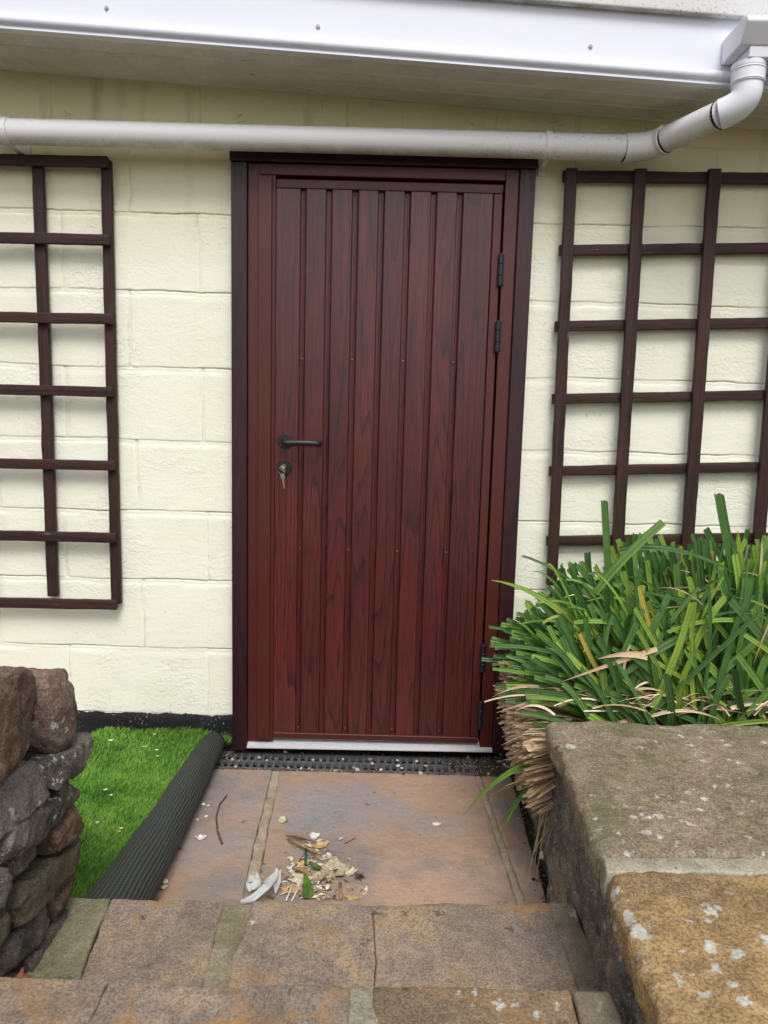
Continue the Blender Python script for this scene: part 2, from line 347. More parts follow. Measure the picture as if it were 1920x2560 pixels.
xprism(mb,[(-.238,2.0405),(.03,2.0405),(.03,2.06),(-.238,2.06)])
mb.build('soffit',PVCS,house)
prof=[(-.243,2.0385),(-.262,2.0385)]
for i in range(0,11):
    t=math.pi*i/10; prof.append((-.262-.0125*math.sin(t),2.0545-.0125*math.cos(t)))
prof+=[(-.2585,2.070),(-.2585,2.34),(-.243,2.34)]
mb=MB(); xprism(mb,prof); fas=mb.build('fascia',PVCF,house,smooth=True,angle=30)
mb=MB(); xprism(mb,[(-.2405,2.0325),(-.2655,2.0325),(-.2655,2.0372),(-.2405,2.0372)]); mb.build('fascia_lip',PVCN,house)
mb=MB(); xprism(mb,[(-.2595,2.193),(-.276,2.1895),(-.281,2.196),(-.281,2.28),(-.275,2.32),(-.2595,2.32)]); tr=mb.build('roof_edge_trim',m_pvc('mossy_white_roof_trim',(.66,.66,.66),.9,.5,(.16,.17,.10)),house,bevel=.003)
mb=MB(); xprism(mb,[(-.30,2.325),(1.2,2.325),(1.2,2.36),(-.30,2.36)],n=2); mb.build('roof',m_plain('grey_roof_felt',(.12,.12,.12),.9,bd=.003),house)
capm=m_plain('grey_white_fixing_cap',(.56,.56,.58),.4)
for (u,v) in ((230,17),(687,57),(1276,100),(1282,11),(-260,-12)):
    p=at(u,v,1,-.26); mb=MB(); mb.tube([(p[0],-.2585,p[2]),(p[0],-.2615,p[2]),(p[0],-.2632,p[2])],[.0052,.0052,.0035],16); mb.build('fixing_cap',capm,fas,smooth=True,angle=40)
# cobwebs and dirt threads under the eaves
web=m_plain('dusty_cobweb',(.06,.055,.045),.9); mb=MB()
for i in range(22):
    x=random.uniform(-1.15,1.0); y=random.uniform(-.2,-.01) if i%2 else -.004; z=ZW(x)+.001 if i%2 else random.uniform(1.96,2.02)
    p=np.array([x,y,z]); path=[p.copy()]
    for k in range(5): p=p+np.array([random.gauss(0,.010),random.gauss(0,.004) if i%2 else 0,random.gauss(0,.0015) if i%2 else random.gauss(0,.006)]); path.append(p.copy())
    mb.tube(path,.00028,4,False)
mb.build('cobweb',web,house)['kind']='stuff'
# ---------------- door frame (trim + jambs), threshold
def gv(off,ax='z'):
    def f(V):
        if ax=='z': return np.column_stack([V[:,0]+V[:,1]+off,V[:,2]+off*1.7])
        return np.column_stack([V[:,2]+V[:,1]+off,V[:,0]+off*1.7])
    return f
fr=empty('door_frame',(0,0,0),None,None); fr.parent=house
def fbox(name,mat,b,bev=.0015,uv=None,par=None):
    mb=MB(); mb.box(*b); return mb.build(name,mat,par or fr,bevel=bev,uv=uv)
fbox('trim_board',TRIMWOOD,(-.476,-.4285,-.042,.006,.018,1.845),.003,gv(1.3)); 
fbox('trim_board',TRIMWOOD,(.374,.4205,-.042,.006,.030,1.845),.003,gv(3.1))
fbox('trim_board',TRIMWOOD,(-.4795,.424,-.046,.006,1.8455,1.882),.003,gv(5.1,'x'))
fbox('jamb',FRAMEP,(-.4280,-.345,-.030,.09,.046,1.845),.002); fbox('jamb',FRAMEP,(.3335,.3735,-.032,.09,.046,1.845),.002)
fbox('head_jamb',FRAMEP,(-.3925,.3330,-.034,.09,1.812,1.845),.003)
fbox('head_jamb',FRAMEP,(-.3445,.3330,-.010,.09,1.79,1.811),.001)
mb=MB(); ys=np.linspace(-.062,-.004,12)      # ribbed aluminium threshold
prof=[(-.048,.031)]
for i in range(9):
    y=-.0475+i*.0056; z=.0335+i*.0024; prof+=[(y,z+.0015),(y+.0032,z+.0030),(y+.0036,z+.0008),(y+.0052,z+.0018)]
prof+=[(.03,.057),(.03,.031)]
V=[];F=[];m=len(prof)
for x in (-.4275,.3735):
    for y,z in prof: V.append((x,y,z+.009*(x+.43)))
for k in range(m): F.append((k,(k+1)%m,m+(k+1)%m,m+k))
F+=[tuple(range(m)),tuple(range(2*m-1,m-1,-1))]; mb.add(V,F); mb.build('threshold',ALU,fr)
# ---------------- door leaf
door=MB(); flats=[(-.343,-.2735)]+[(-.253+.0777*i,-.253+.0777*i+.0555) for i in range(6)]+[(.2135,.2985)]
yh,yl=-.0270,-.0155; prof=[]
def fl(a,b): return [(a-.0062,yl),(a-.0050,yl-.0008),(a-.0022,yh+.0016),(a-.0010,yh+.0004),(a+.0004,yh),(b-.0004,yh),(b+.0008,yh+.0006),(b+.0022,yl-.0014),(b+.0030,yl)]
for i,(a,b) in enumerate(flats):
    prof+=fl(a,b)
    if i<7: prof+=[(flats[i+1][0]-.0118,yl),(flats[i+1][0]-.0108,yl-.0022),(flats[i+1][0]-.0092,yl-.0022),(flats[i+1][0]-.0082,yl)]
V=[];z0,z1=.072,1.776; nz=2
for z in (z0,z1):
    for x,y in prof: V.append((x,y,z+(x+.34)*.010*(z-z0)/(z1-z0)))
m=len(prof); door.add(V,[(k,k+1,m+k+1,m+k) for k in range(m-1)])
door.box(-.3495,.3245,-.013,.03,.066,1.785)
starts=np.array([f[0]-.012 for f in flats])
def duv(V):
    i=np.searchsorted(starts,V[:,0])
    return np.column_stack([V[:,0]+i*3.37,V[:,2]+i*7.91])
dr=door.build('door',DOORWOOD,house,uv=duv); dr['label']='mahogany brown ribbed woodgrain door leaf'
fbox('leaf_edge',FRAMEP,(-.3945,-.3555,-.042,-.0305,.060,1.806),.0015,None,dr)      # closing flange over the left jamb
mb=MB(); mb.box(-.3500,-.3440,-.019,-.0135,.066,1.79); mb.box(-.3445,.3275,-.030,-.0135,1.777,1.803); 
mb.box(.3015,.3275,-.030,-.0135,.082,1.7765); mb.box(-.3445,.3275,-.036,-.0135,.062,.0815)
mb.build('leaf_frame',FRAMEP,dr,bevel=.0025)
scr=m_plain('brown_screw_head',(.16,.08,.07),.4,metal=.4)
for i in (0,2,4,6):
    gx=(flats[i][1]+flats[i+1][0])/2-.0015
    for z in (1.768,1.283,.690,.093):
        mb=MB(); mb.tube([(gx,yl,z),(gx,yl-.0022,z),(gx,yl-.0030,z)],[.0042,.0040,.0024],14); mb.tube([(gx,yl-.0030,z),(gx,yl-.0033,z)],[.0008,.0008],6); mb.build('screw',scr,dr,smooth=True,angle=35)
for z1_,z0_ in ((1.603,1.512),(1.408,1.318),(.398,.309),(.207,.117)):
    mb=MB(); h=(z1_-z0_); x=.3295; y=-.040
    for a,b in ((0,.30),(.32,.68),(.70,1.)): mb.tube([(x,y,z0_+h*a),(x,y,z0_+h*a+.001),(x,y,z0_+h*b-.001),(x,y,z0_+h*b)],[.0072,.008,.008,.0072],18)
    mb.tube([(x,y,z0_-.003),(x,y,z1_+.003)],.0052,14); mb.box(x-.006,x+.012,y+.003,-.028,z0_+.004,z1_-.004); mb.build('hinge',BLACKM,dr,smooth=True,angle=35)
hx,hz=-.312,1.031
mb=MB(); mb.tube([(hx,-.026,hz),(hx,-.033,hz),(hx,-.0345,hz)],[.0225,.0225,.0210],40)
path=[(hx,-.033,hz),(hx,-.045,hz)]
for i in range(9):
    t=math.pi/2*i/8; path.append((hx+.014*(1-math.cos(t)),-.058-.014*math.sin(t)+0,hz-.0005*i))
x0=path[-1][0]; path+=[(x0+.03,-.072,hz-.0025),(x0+.08,-.072,hz-.003)]
for i in range(1,9):
    t=math.pi/2*i/8; path.append((x0+.08+.014*math.sin(t),-.058-.014*math.cos(t),hz-.004))
path.append((x0+.094,-.045,hz-.004))
mb.tube(path,.0093,20); mb.build('door_handle',BLACKM,dr,smooth=True,angle=40)
kx,kz=-.314,.948
mb=MB(); mb.tube([(kx,-.026,kz),(kx,-.033,kz),(kx,-.0345,kz)],[.0225,.0225,.0210],40); mb.build('keyhole_rose',BLACKM,dr,smooth=True,angle=40)
mb=MB(); mb.tube([(kx,-.0345,kz+.004),(kx,-.0405,kz+.004)],.0075,20); mb.box(kx-.0038,kx+.0038,-.0405,-.0345,kz-.012,kz+.003); mb.build('lock_cylinder',STEEL,dr,smooth=True,angle=35)
# keys hang from the lock
keys=empty('key_ring',(kx,-.05,kz),'small silver keys on a ring hanging from the door lock','keys','')
if 'group' in keys: del keys['group']
mb=MB(); mb.box(kx-.0012,kx+.0012,-.062,-.0408,kz-.001,kz+.009); mb.tube([(kx,-.066,kz+.003),(kx+.0005,-.0635,kz+.003)],.0085,20); mb.build('key',STEEL,keys,smooth=True,angle=35)
ring=[(kx-.003+.011*math.sin(t),-.0665+.002*math.cos(t),kz-.006-.011*math.cos(t)) for t in np.linspace(0,2*math.pi,28)]
mb=MB(); mb.tube(ring,.0009,8,False); mb.build('ring',STEEL,keys,smooth=True)
for dx,tilt in ((.001,-.10),(-.002,-.16)):
    mb=MB(); zc=kz-.016; V=[];c=np.array([kx+dx,-.067-(.002 if dx<0 else 0),zc])
    def pt(x,z): return (c[0]+x*math.cos(tilt)+z*math.sin(tilt),c[1],c[2]-x*math.sin(tilt)*0+z*math.cos(tilt))
    out=[(-.002,0),(.002,0),(.0055,-.004),(.0055,-.013),(.002,-.016),(.0022,-.043),(0,-.046),(-.0022,-.043),(-.001,-.039),(-.0022,-.036),(-.0008,-.032),(-.0022,-.028),(-.002,-.016),(-.0055,-.013),(-.0055,-.004)]
    A=[pt(*q) for q in out]; B=[(a[0],a[1]+.0018,a[2]) for a in A]; k=len(A)
    mb.add(A+B,[tuple(range(k))[::-1],tuple(range(k,2*k))]+[(i,(i+1)%k,k+(i+1)%k,k+i) for i in range(k)]); mb.build('key',STEEL,keys)
# ---------------- gutter outlet and downpipe
gut=empty('gutter',(.845,-.26,2.06),'white plastic gutter end box with outlet fixed to the right end of the fascia','gutter')
def yzprism(mb,prof,x0,x1):
    m=len(prof); V=[(x0,y,z) for y,z in prof]+[(x1,y,z) for y,z in prof]
    mb.add(V,[tuple(range(m)),tuple(range(2*m-1,m-1,-1))]+[(k,m+k,m+(k+1)%m,(k+1)%m) for k in range(m)]); return mb
mb=MB(); yzprism(mb,[(-.2595,2.100),(-.372,2.100),(-.393,2.094),(-.396,2.082),(-.366,2.040),(-.262,2.040)],.842,1.9); mb.build('gutter_trough',PVCN,gut,bevel=.004)
mb=MB(); yzprism(mb,[(-.2600,2.0395),(-.3645,2.0395),(-.3625,2.015),(-.2600,2.015)],.868,1.9); mb.build('outlet_box',PVCN,gut,bevel=.002)
px,py=.888,-.322
mb=MB(); mb.tube([(px,py,2.0145),(px,py,2.004),(px,py,2.003)],[.0405,.0405,.0392],40); mb.build('outlet_neck',PVCN,gut,smooth=True,angle=35)
dp=empty('downpipe',(.72,-.1,1.89),'white round plastic downpipe running level above the door then elbowing up to the gutter','pipe')
R0=.0345
def bez(a,b,c,n=12): return [(np.array(a)*(1-t)**2+2*np.array(b)*t*(1-t)+np.array(c)*t*t) for t in np.linspace(0,1,n)]
A=np.array((px,py,2.002)); e1=np.array((.840,-.290,1.909)); corner=np.array((.889,-.322,1.920)); e2=np.array((.748,-.122,1.899)); c2=np.array((.728,-.098,1.893)); B=np.array((.655,-.098,1.8895))
mb=MB(); mb.tube([(px,py,2.0025),(px,py,1.968),(px,py,1.967)],[.040,.040,.038],40)
for z in (1.999,1.972): mb.tube([(px,py,z+.002),(px,py,z+.001),(px,py,z-.001),(px,py,z-.002)],[.0402,.0414,.0414,.0402],40,False)
mb.tube([(px,py,1.967)]+bez((px,py,1.955),corner,e1,16),[R0+.0025]*17,40); mb.build('elbow',PVCN,dp,smooth=True,angle=50)
d=(e2-e1)/np.linalg.norm(e2-e1)
mb=MB(); mb.tube([e1,e2],R0,40); mb.build('offset_pipe',PVCP,dp,smooth=True,angle=50)
mb=MB(); mb.tube([e2-d*.022,e2-d*.021,e2]+bez(e2,c2,B,12)[1:],[R0+.0015]+[R0+.0028]*13,40)
q=e2-d*.019; mb.tube([q-d*.003,q-d*.002,q+d*.002,q+d*.003],[R0+.0028,R0+.0045,R0+.0045,R0+.0028],40,False)
q=e2+d*.004; mb.tube([q-d*.002,q-d*.001,q+d*.001,q+d*.002],[R0+.0028,R0+.0040,R0+.0040,R0+.0028],40,False)
mb.build('elbow',PVCP,dp,smooth=True,angle=50)
def zpipe(x): return 1.8905-.0006*(x-.6)
mb=MB(); mb.tube([(B[0],B[1],1.8895),(0,-.098,1.890),(-1.10,-.098,1.8905),(-2.7,-.098,1.892)],R0,44); mb.build('level_pipe',PVCP,dp,smooth=True,angle=50)
def cres(c,dirv,r,a0,a1,wmax):              # torn black sealant bead round the lower side of a joint
    dirv=np.array(dirv)/np.linalg.norm(dirv); ref=np.array((0,0,1.)); u=np.cross(dirv,ref); u/=np.linalg.norm(u); vv=np.cross(u,dirv); V=[];k=26
    for i in range(k):
        t=math.radians(a0+(a1-a0)*i/(k-1)); wd=wmax*(.18+.82*max(0,math.sin(math.pi*min(1,(i/(k-1))*1.05)))**2)*(1+.35*math.sin(i*2.7))
        o=u*math.cos(t)+vv*math.sin(t)
        for sgn in (-1,1): V.append(np.array(c)+o*(r+.0008)+dirv*sgn*wd/2); V.append(np.array(c)+o*(r-.002)+dirv*sgn*wd/2)
    F=[]
    for i in range(k-1):
        a=i*4; b=a+4; F+=[(a,b,b+2,a+2),(a+1,a,b,b+1)[::-1],(a+2,b+2,b+3,a+3)]
    m=MB(); m.add(V,F); m.build('joint_sealant',SEAL,dp,smooth=False)
cres(e1+d*.0005,d,R0+.0020,130,300,.006); cres(e2-d*.0235,d,R0+.001,150,300,.0075); cres((B[0]-.001,B[1],1.8895),(1,0,0),R0+.0016,-110,-40,.006) ; cres((B[0]-.001,B[1],1.8895),(1,0,0),R0+.0012,0,360,.0012)
for x in (.437,-1.098):
    mb=MB(); mb.tube([(x-.0095,-.098,1.890),(x-.0085,-.098,1.890),(x+.0085,-.098,1.890),(x+.0095,-.098,1.890)],[R0+.0005,R0+.0035,R0+.0035,R0+.0005],40,False)
    mb.box(x-.006,x+.009,-.090,-.006,1.8520,1.8555); mb.box(x-.004,x+.017,-.0065,-.0015,1.838,1.900); mb.tube([(x+.006,-.0065,1.852),(x+.006,-.0085,1.852)],.0040,10)
    mb.build('pipe_clip',PVCP,dp,smooth=True,angle=35)
# ================================================================ TRELLISES
def slat(par,name,p0,p1,wd,th,y0,seed,vert):
    """p0,p1 = (x,z) centreline ends; front face at y0, thickness th behind it"""
    p0=np.array(p0);p1=np.array(p1);L=np.linalg.norm(p1-p0);ax=(p1-p0)/L;sd_=np.array([ax[1],-ax[0]])
    half=(wd/2,th/2,L/2); c=(p0+p1)/2
    def wf(V):
        xz=c+V[:,2:3]*ax+V[:,0:1]*sd_; return np.column_stack([xz[:,0],y0+th/2+V[:,1],xz[:,1]])
    mb=MB(); rock(mb,half,.0028,.014,wf,.0011,16,seed)
    rs=random.Random(seed).uniform(0,40)
    def uv(V): q=np.column_stack([V[:,0],V[:,2]])-c; return np.column_stack([q@sd_+V[:,1]+rs,q@ax+rs*2.3])
    return mb.build(name,SLAT,par,smooth=True,uv=uv,angle=50)
lt=empty('trellis',(-1.1,-.02,.5),'dark brown wooden trellis panel on the wall left of the door','trellis')
for i,x in enumerate((-.851,-1.054,-1.262,-1.47,-1.68)): slat(lt,'upright_slat',(x,.497 if i==0 else .515),(x+.0015,1.845 if i==0 else 1.835),.031 if i==0 else .033,.018,-.028,20+i,True)
for i,z in enumerate((1.834,1.614,1.384,1.167,.941,.714,.497)):
    slat(lt,'cross_rail',(-1.71,z-.004),(-.8375-.001*i+(.003 if i in (2,4) else 0),z),.031 if i else .030,.017,-.0455,40+i,False)
rt=empty('trellis',(.9,-.02,.6),'dark brown wooden trellis panel on the wall right of the door','trellis')
for i,(a,b,wd) in enumerate((((.536,.60),(.5225,1.849),.033),((.737,.58),(.7245,1.852),.035),((.956,.58),(.942,1.858),.036),((1.178,.58),(1.166,1.86),.036),((1.40,.58),(1.388,1.865),.036),((1.62,.58),(1.61,1.865),.036))):
    slat(rt,'upright_slat',a,b,wd,.018,-.050,60+i,True)
for i,(a,b) in enumerate((((.503,1.832),(1.66,1.848)),((.5035,1.621),(1.66,1.662)),((.5045,1.399),(1.66,1.448)),((.508,1.181),(1.66,1.232)),((.5115,.959),(1.66,1.012)),((.5155,.737),(1.66,.786)))):
    slat(rt,'cross_rail',a,b,.031,.018,-.0315,80+i,False)
# ================================================================ GROUND, PATIO, STEPS
EARTH=m_stone('damp_earth',[(.3,(.03,.022,.016)),(.6,(.07,.052,.038)),(.8,(.11,.09,.07))],8,0,.6,.006)
GROUND=m_stone('garden_ground',[(.3,(.05,.055,.02)),(.6,(.08,.08,.035)),(.8,(.12,.11,.06))],1.5,0,.5,.02,moss=.5)
def sheet(name,x0,x1,y0,y1,z,step,mat,amp=0,kind='structure',freq=5):
    X=np.linspace(x0,x1,max(2,int((x1-x0)/step)+1)); Y=np.linspace(y0,y1,max(2,int((y1-y0)/step)+1)); gx,gy=np.meshgrid(X,Y); P=np.column_stack([gx.ravel(),gy.ravel(),np.full(gx.size,z)])
    if amp: P[:,2]+=fbm(P,freq,3,4)*amp
    n_=len(X); mb=MB(); mb.add(P,[(i*n_+j,i*n_+j+1,(i+1)*n_+j+1,(i+1)*n_+j) for i in range(len(Y)-1) for j in range(n_-1)]); return tag(mb.build(name,mat,smooth=True),kind=kind)
sheet('ground',-150,150,-150,150,-.12,30,GROUND)
sheet('subsoil',-2.6,2.6,-1.9,.2,-.022,.03,EARTH,.006,freq=12)
sheet('upper_ground',-40,40,-60,-2.0,.42,2,GROUND,.0)
PATIO=m_stone('riven_sandstone_paving',[(.33,(0.230,0.213,0.207)),(.43,(0.310,0.265,0.236)),(.50,(0.425,0.293,0.218)),(.66,(0.494,0.333,0.236)),(.8,(0.460,0.333,0.253))],2.4,0,.22,.0042,.6,grain=260,patch=[(-.12,-.34,.24,.13,.7,(.32,.31,.33)),(.17,-.42,.12,.05,.5,(.34,.31,.32)),(-.42,-.55,.12,.09,.55,(.35,.315,.32)),(.2,-.72,.35,.16,.6,(.60,.40,.29))])
MORT=m_stone('beige_mortar',[(.3,(0.297,0.248,0.182)),(.6,(0.462,0.396,0.297)),(.8,(0.550,0.484,0.385))],12,0,.5,.003,.9)
def slabmb(c4,zt,th,r,seed,amp=.002,freq=9,step=.012,mb=None,fine=0,jag=.0035):
    P=[np.array(p,float) for p in c4]; hx_=np.linalg.norm(P[1]-P[0])/2; hy_=np.linalg.norm(P[2]-P[0])/2; half=(hx_,hy_,th/2)
    q0=quadwarp(*P,half,zt-th/2)
    def wf(V):
        W=q0(V); A=np.column_stack([W[:,0],W[:,1],W[:,2]*0]); k=jag
        W[:,0]+=fbm(A,9,901,5,.6)*k; W[:,1]+=fbm(A,9,907,5,.6)*k*.8; return W
    mb=mb or MB(); rock(mb,half,r,step,wf,amp,freq,seed,0,fine); return mb
pat=empty('patio',(0,-.4,0),None,None); pat['kind']='structure'
yb=-.129; yf=-1.02
def jx(t,x0,x1): return x0+(x1-x0)*t
for nm,c4,sd_ in (('left',[(-.93,yf),(-.292,yf),(-.93,yb),(-.332,yb)],1),('mid',[(-.262,yf),(.345,yf),(-.306,yb),(.311,yb)],2),('right',[(.366,yf),(.395,yf),(.329,yb),(.424,yb)],3),('far',[(-1.6,yf),(-.95,yf),(-1.6,yb),(-.95,yb)],4),('farl',[(-2.5,yf),(-1.62,yf),(-2.5,yb),(-1.62,yb)],6),('backl',[(-2.5,yb+.012),(-.62,yb+.012),(-2.5,-.01),(-.62,-.01)],5)):
    slabmb(c4,0,.04,.004,200+sd_,.0016,6,.009,fine=.0006,jag=.0018).build('paving_slab',PATIO,pat,smooth=True)
mb=MB()
for x0,x1,w0,w1 in ((-.319,-.277,.027,.030),(.320,.3555,.019,.023),(-.94,-.94,.03,.03)):
    slabmb([(x1-w1/2,yf),(x1+w1/2,yf),(x0-w0/2,yb),(x0+w0/2,yb)],.0005,.03,.006,int(x0*100)+300,.0016,28,.006,mb,jag=.0018)
mb.build('mortar_joint',MORT,pat,smooth=True)
S1=[(.30,(0.209,0.176,0.160)),(.42,(0.308,0.255,0.220)),(.52,(0.396,0.314,0.248)),(.60,(0.495,0.363,0.220)),(.70,(0.407,0.325,0.237)),(.82,(0.319,0.275,0.237))]
STEPA=m_stone('worn_brown_sandstone',S1,4.5,.15,.8,.003,.85,moss=.2,orange=.9,lscale=44)
STEPB=m_stone('lichened_brown_sandstone',[(.28,(0.143,0.111,0.078)),(.45,(0.260,0.195,0.130)),(.6,(0.364,0.260,0.156)),(.75,(0.442,0.293,0.143))],4.,1.8,.8,.003,.85,moss=.2,orange=.5,lscale=34,lpatch=[(.13,-1.352,.15,.035),(.06,-1.38,.06,.05)])
MOSSM=m_stone('mossy_green_mortar',[(.3,(0.196,0.178,0.115)),(.5,(0.333,0.305,0.207)),(.75,(0.437,0.402,0.287))],9,0,.6,.004,.9,moss=.35)
GREYM=m_stone('grey_tan_mortar',[(.3,(0.200,0.163,0.119)),(.55,(0.312,0.263,0.194)),(.75,(0.413,0.362,0.275))],8,.2,.5,.003,.9)
PALEM=m_stone('pale_limed_mortar',[(.3,(0.250,0.237,0.181)),(.55,(0.450,0.425,0.325)),(.75,(0.587,0.562,0.450))],9,.2,.6,.003,.9)
# lower step (top .16)
st=empty('stone_step',(0,-1.15,.16),'lower weathered sandstone step directly behind the patio, wide mortar joint left of centre','step','stone steps down to the door')
y1,y0=-.962,-1.345
def wobx(c4): return c4
slabmb([(-.470,y0),(-.279,y0),(-.521,y1),(-.290,y1)],.160,.06,.006,401,.0026,11,.012,fine=.0008).build('paving_slab',STEPA,st,smooth=True)
slabmb([(-.239,y0),(.0125,y0),(-.241,y1),(-.0035,y1-.002)],.160,.06,.003,402,.0022,11,.012,fine=.0008).build('paving_slab',STEPA,st,smooth=True)
slabmb([(.0135,y0),(.352,y0),(-.0025,y1-.002),(.352,y1+.016)],.1605,.06,.003,402,.0022,11,.012,fine=.0008).build('paving_slab',STEPA,st,smooth=True)
slabmb([(-.640,y0),(-.474,y0),(-.640,y1+.004),(-.524,y1+.004)],.156,.05,.006,405,.003,12,.010).build('mortar_joint',MOSSM,st,smooth=True)
slabmb([(-.283,y0),(-.235,y0),(-.294,y1-.006),(-.237,y1-.006)],.1575,.05,.004,406,.0025,16,.008).build('mortar_joint',MOSSM,st,smooth=True)
slabmb([(.349,y0),(.420,y0),(.349,y1+.022),(.402,y1+.022)],.1575,.06,.006,407,.0025,12,.010).build('mortar_joint',GREYM,st,smooth=True)
mb=MB(); mb.box(-.64,.42,y0,y1-.03,-.03,.125); mb.build('riser',STEPA,st)
st2=empty('stone_step',(0,-1.5,.30),'upper lichen spotted sandstone step nearest the camera, at the bottom edge of the photo','step','stone steps down to the door')
y1,y0=-1.330,-1.72
slabmb([(-.62,y0),(-.392,y0),(-.60,y1),(-.379,y1-.003)],.302,.06,.004,411,.0028,11,.012,fine=.0008).build('paving_slab',STEPA,st2,smooth=True)
slabmb([(-.389,y0),(-.033,y0),(-.377,y1-.003),(-.026,y1)],.300,.06,.005,412,.0028,11,.012,fine=.0008).build('paving_slab',STEPA,st2,smooth=True)
slabmb([(.006,y0),(.296,y0),(.004,y1),(.288,y1+.006)],.300,.06,.005,413,.0028,11,.012,fine=.0008).build('paving_slab',STEPB,st2,smooth=True)
slabmb([(-.036,y0),(.009,y0),(-.030,y1-.002),(.008,y1-.002)],.2985,.05,.004,414,.0022,20,.008).build('mortar_joint',PALEM,st2,smooth=True)
slabmb([(.299,y0),(.36,y0),(.291,y1+.006),(.345,y1+.006)],.300,.05,.008,415,.003,14,.008).build('mortar_joint',GREYM,st2,smooth=True)
mb=MB(); mb.box(-.62,.36,y0,y1-.03,-.03,.265); mb.build('riser',STEPA,st2)
mb=MB(); slabmb([(-.62,-2.4),(.35,-2.4),(-.62,-1.73),(.35,-1.73)],.44,.06,.01,420,.003,8,.04,mb); mb.box(-.62,.35,-2.4,-1.76,-.03,.40); top=mb.build('landing',STEPA,smooth=True,angle=50); top['kind']='structure'
# ================================================================ LEFT DRY STONE WALL
COLS=[m_stone('dark_grey_walling_stone',[(.32,(.055,.05,.047)),(.47,(.14,.122,.11)),(.60,(.26,.225,.20)),(.75,(.36,.32,.29))],7,.45,.7,.007,.88,lscale=70,mott=60,lsize=.5),
 m_stone('rusty_brown_walling_stone',[(.3,(.075,.05,.036)),(.5,(.17,.115,.08)),(.7,(.27,.185,.125))],6,.35,.7,.007,.88,lscale=80,orange=.2),
 m_stone('pinkish_capping_stone',[(.3,(.11,.078,.063)),(.5,(.22,.155,.125)),(.7,(.36,.26,.21))],6,.6,.7,.006,.88,lscale=70,mott=60,lsize=.5),
 m_stone('mossy_grey_walling_stone',[(.3,(.07,.062,.045)),(.5,(.14,.12,.085)),(.7,(.22,.19,.135))],6,.35,.6,.007,.88,moss=.3,lscale=80,mott=60)]
lw=empty('stone_wall',(-.7,-1.3,0),'rugged dry stone wall of dark lichened boulders at the left edge beside the steps','wall')
mb=MB(); mb.box(-.80,-.625,-2.2,-1.02,-.03,.50); mb.build('wall_core',EARTH,lw)
def stone(ya,yb_,za,zb,x=-.575,dep=.20,mat=0,seed=0,r=.03,tilt=0.,yaw=0.):
    half=((dep)/2,(yb_-ya)/2,(zb-za)/2); c=np.array([x-dep/2,(ya+yb_)/2,(za+zb)/2])
    def wf(V):
        V=V.copy(); V[:,2]=V[:,2]*(1-.14*np.sin(V[:,1]/half[1]*1.5+seed))+V[:,1]*tilt; V[:,0]+=V[:,1]*yaw-.30*np.abs(V[:,2])*0
        s=1-.10*(V[:,1]/half[1])**2; V[:,2]*=s; return V+c
    half=(half[0],half[1]-.002,half[2]-.002); mb=MB(); rock(mb,half,r*.55,.008,wf,.0052,17,seed,0,.0030,6); mb.build('stone',COLS[mat],lw,smooth=True)
sd_=500
def tz(y): return -(y+.95)*.13
top_=[(-1.060,-.930,.485,.622,2,-.568,.05),(-1.168,-1.058,.497,.655,2,-.584,.05),(-1.335,-1.160,.500,.668,1,-.562,.06),(-1.52,-1.345,.49,.62,2,-.58,.05),(-1.78,-1.53,.49,.62,1,-.575,.05),(-2.1,-1.79,.49,.60,2,-.575,.05)]
for a,b,c,d_,m_,x,r in top_: sd_+=7; m0=(a+b)/2; stone(a,b,c+tz(m0),d_+tz(m0),x,.24,m_,sd_,r,tilt=-.10,yaw=random.uniform(-.05,.05))
rows=[(.418,.490,[(-1.085,-.922,0,-.558),(-1.29,-1.088,0,-.568),(-1.56,-1.30,3,-.575),(-2.1,-1.57,0,-.575)]),
 (.354,.420,[(-1.015,-.948,0,-.580),(-1.245,-1.018,0,-.572),(-1.44,-1.25,3,-.585),(-1.75,-1.45,0,-.58),(-2.1,-1.76,1,-.58)]),
 (.288,.356,[(-1.075,-.942,1,-.571),(-1.19,-1.078,0,-.590),(-1.40,-1.20,0,-.58),(-1.6,-1.41,1,-.58),(-2.1,-1.61,3,-.585)]),
 (.222,.290,[(-1.185,-.946,3,-.576),(-1.42,-1.19,3,-.585),(-1.7,-1.43,0,-.585),(-2.1,-1.71,0,-.585)]),
 (.155,.224,[(-1.065,-.938,1,-.570),(-1.255,-1.07,0,-.588),(-1.42,-1.26,0,-.585),(-1.7,-1.43,3,-.585),(-2.1,-1.71,3,-.585)]),
 (.095,.158,[(-1.17,-.945,0,-.584),(-1.40,-1.18,0,-.59),(-1.7,-1.41,0,-.59)]),(.03,.098,[(-1.15,-.94,3,-.584),(-1.6,-1.16,0,-.59)]),(-.03,.034,[(-1.15,-.94,0,-.584)])]
for za,zb,rs in rows:
    for a,b,m_,x in rs: sd_+=7; m0=(a+b)/2; stone(a,b,za+tz(m0),zb+tz(m0),x,.20,m_,sd_,.028,tilt=-.13+random.uniform(-.03,.03))
for k in range(6):      # stones showing on the wall's far end and back side
    z=.0+k*.075; sd_+=7; stone(-1.25,-.95,z,z+.078,-.72,.18,k%4,sd_,.028)
    sd_+=7; stone(-1.9,-1.26,z,z+.078,-.72,.18,(k+1)%4,sd_,.028)
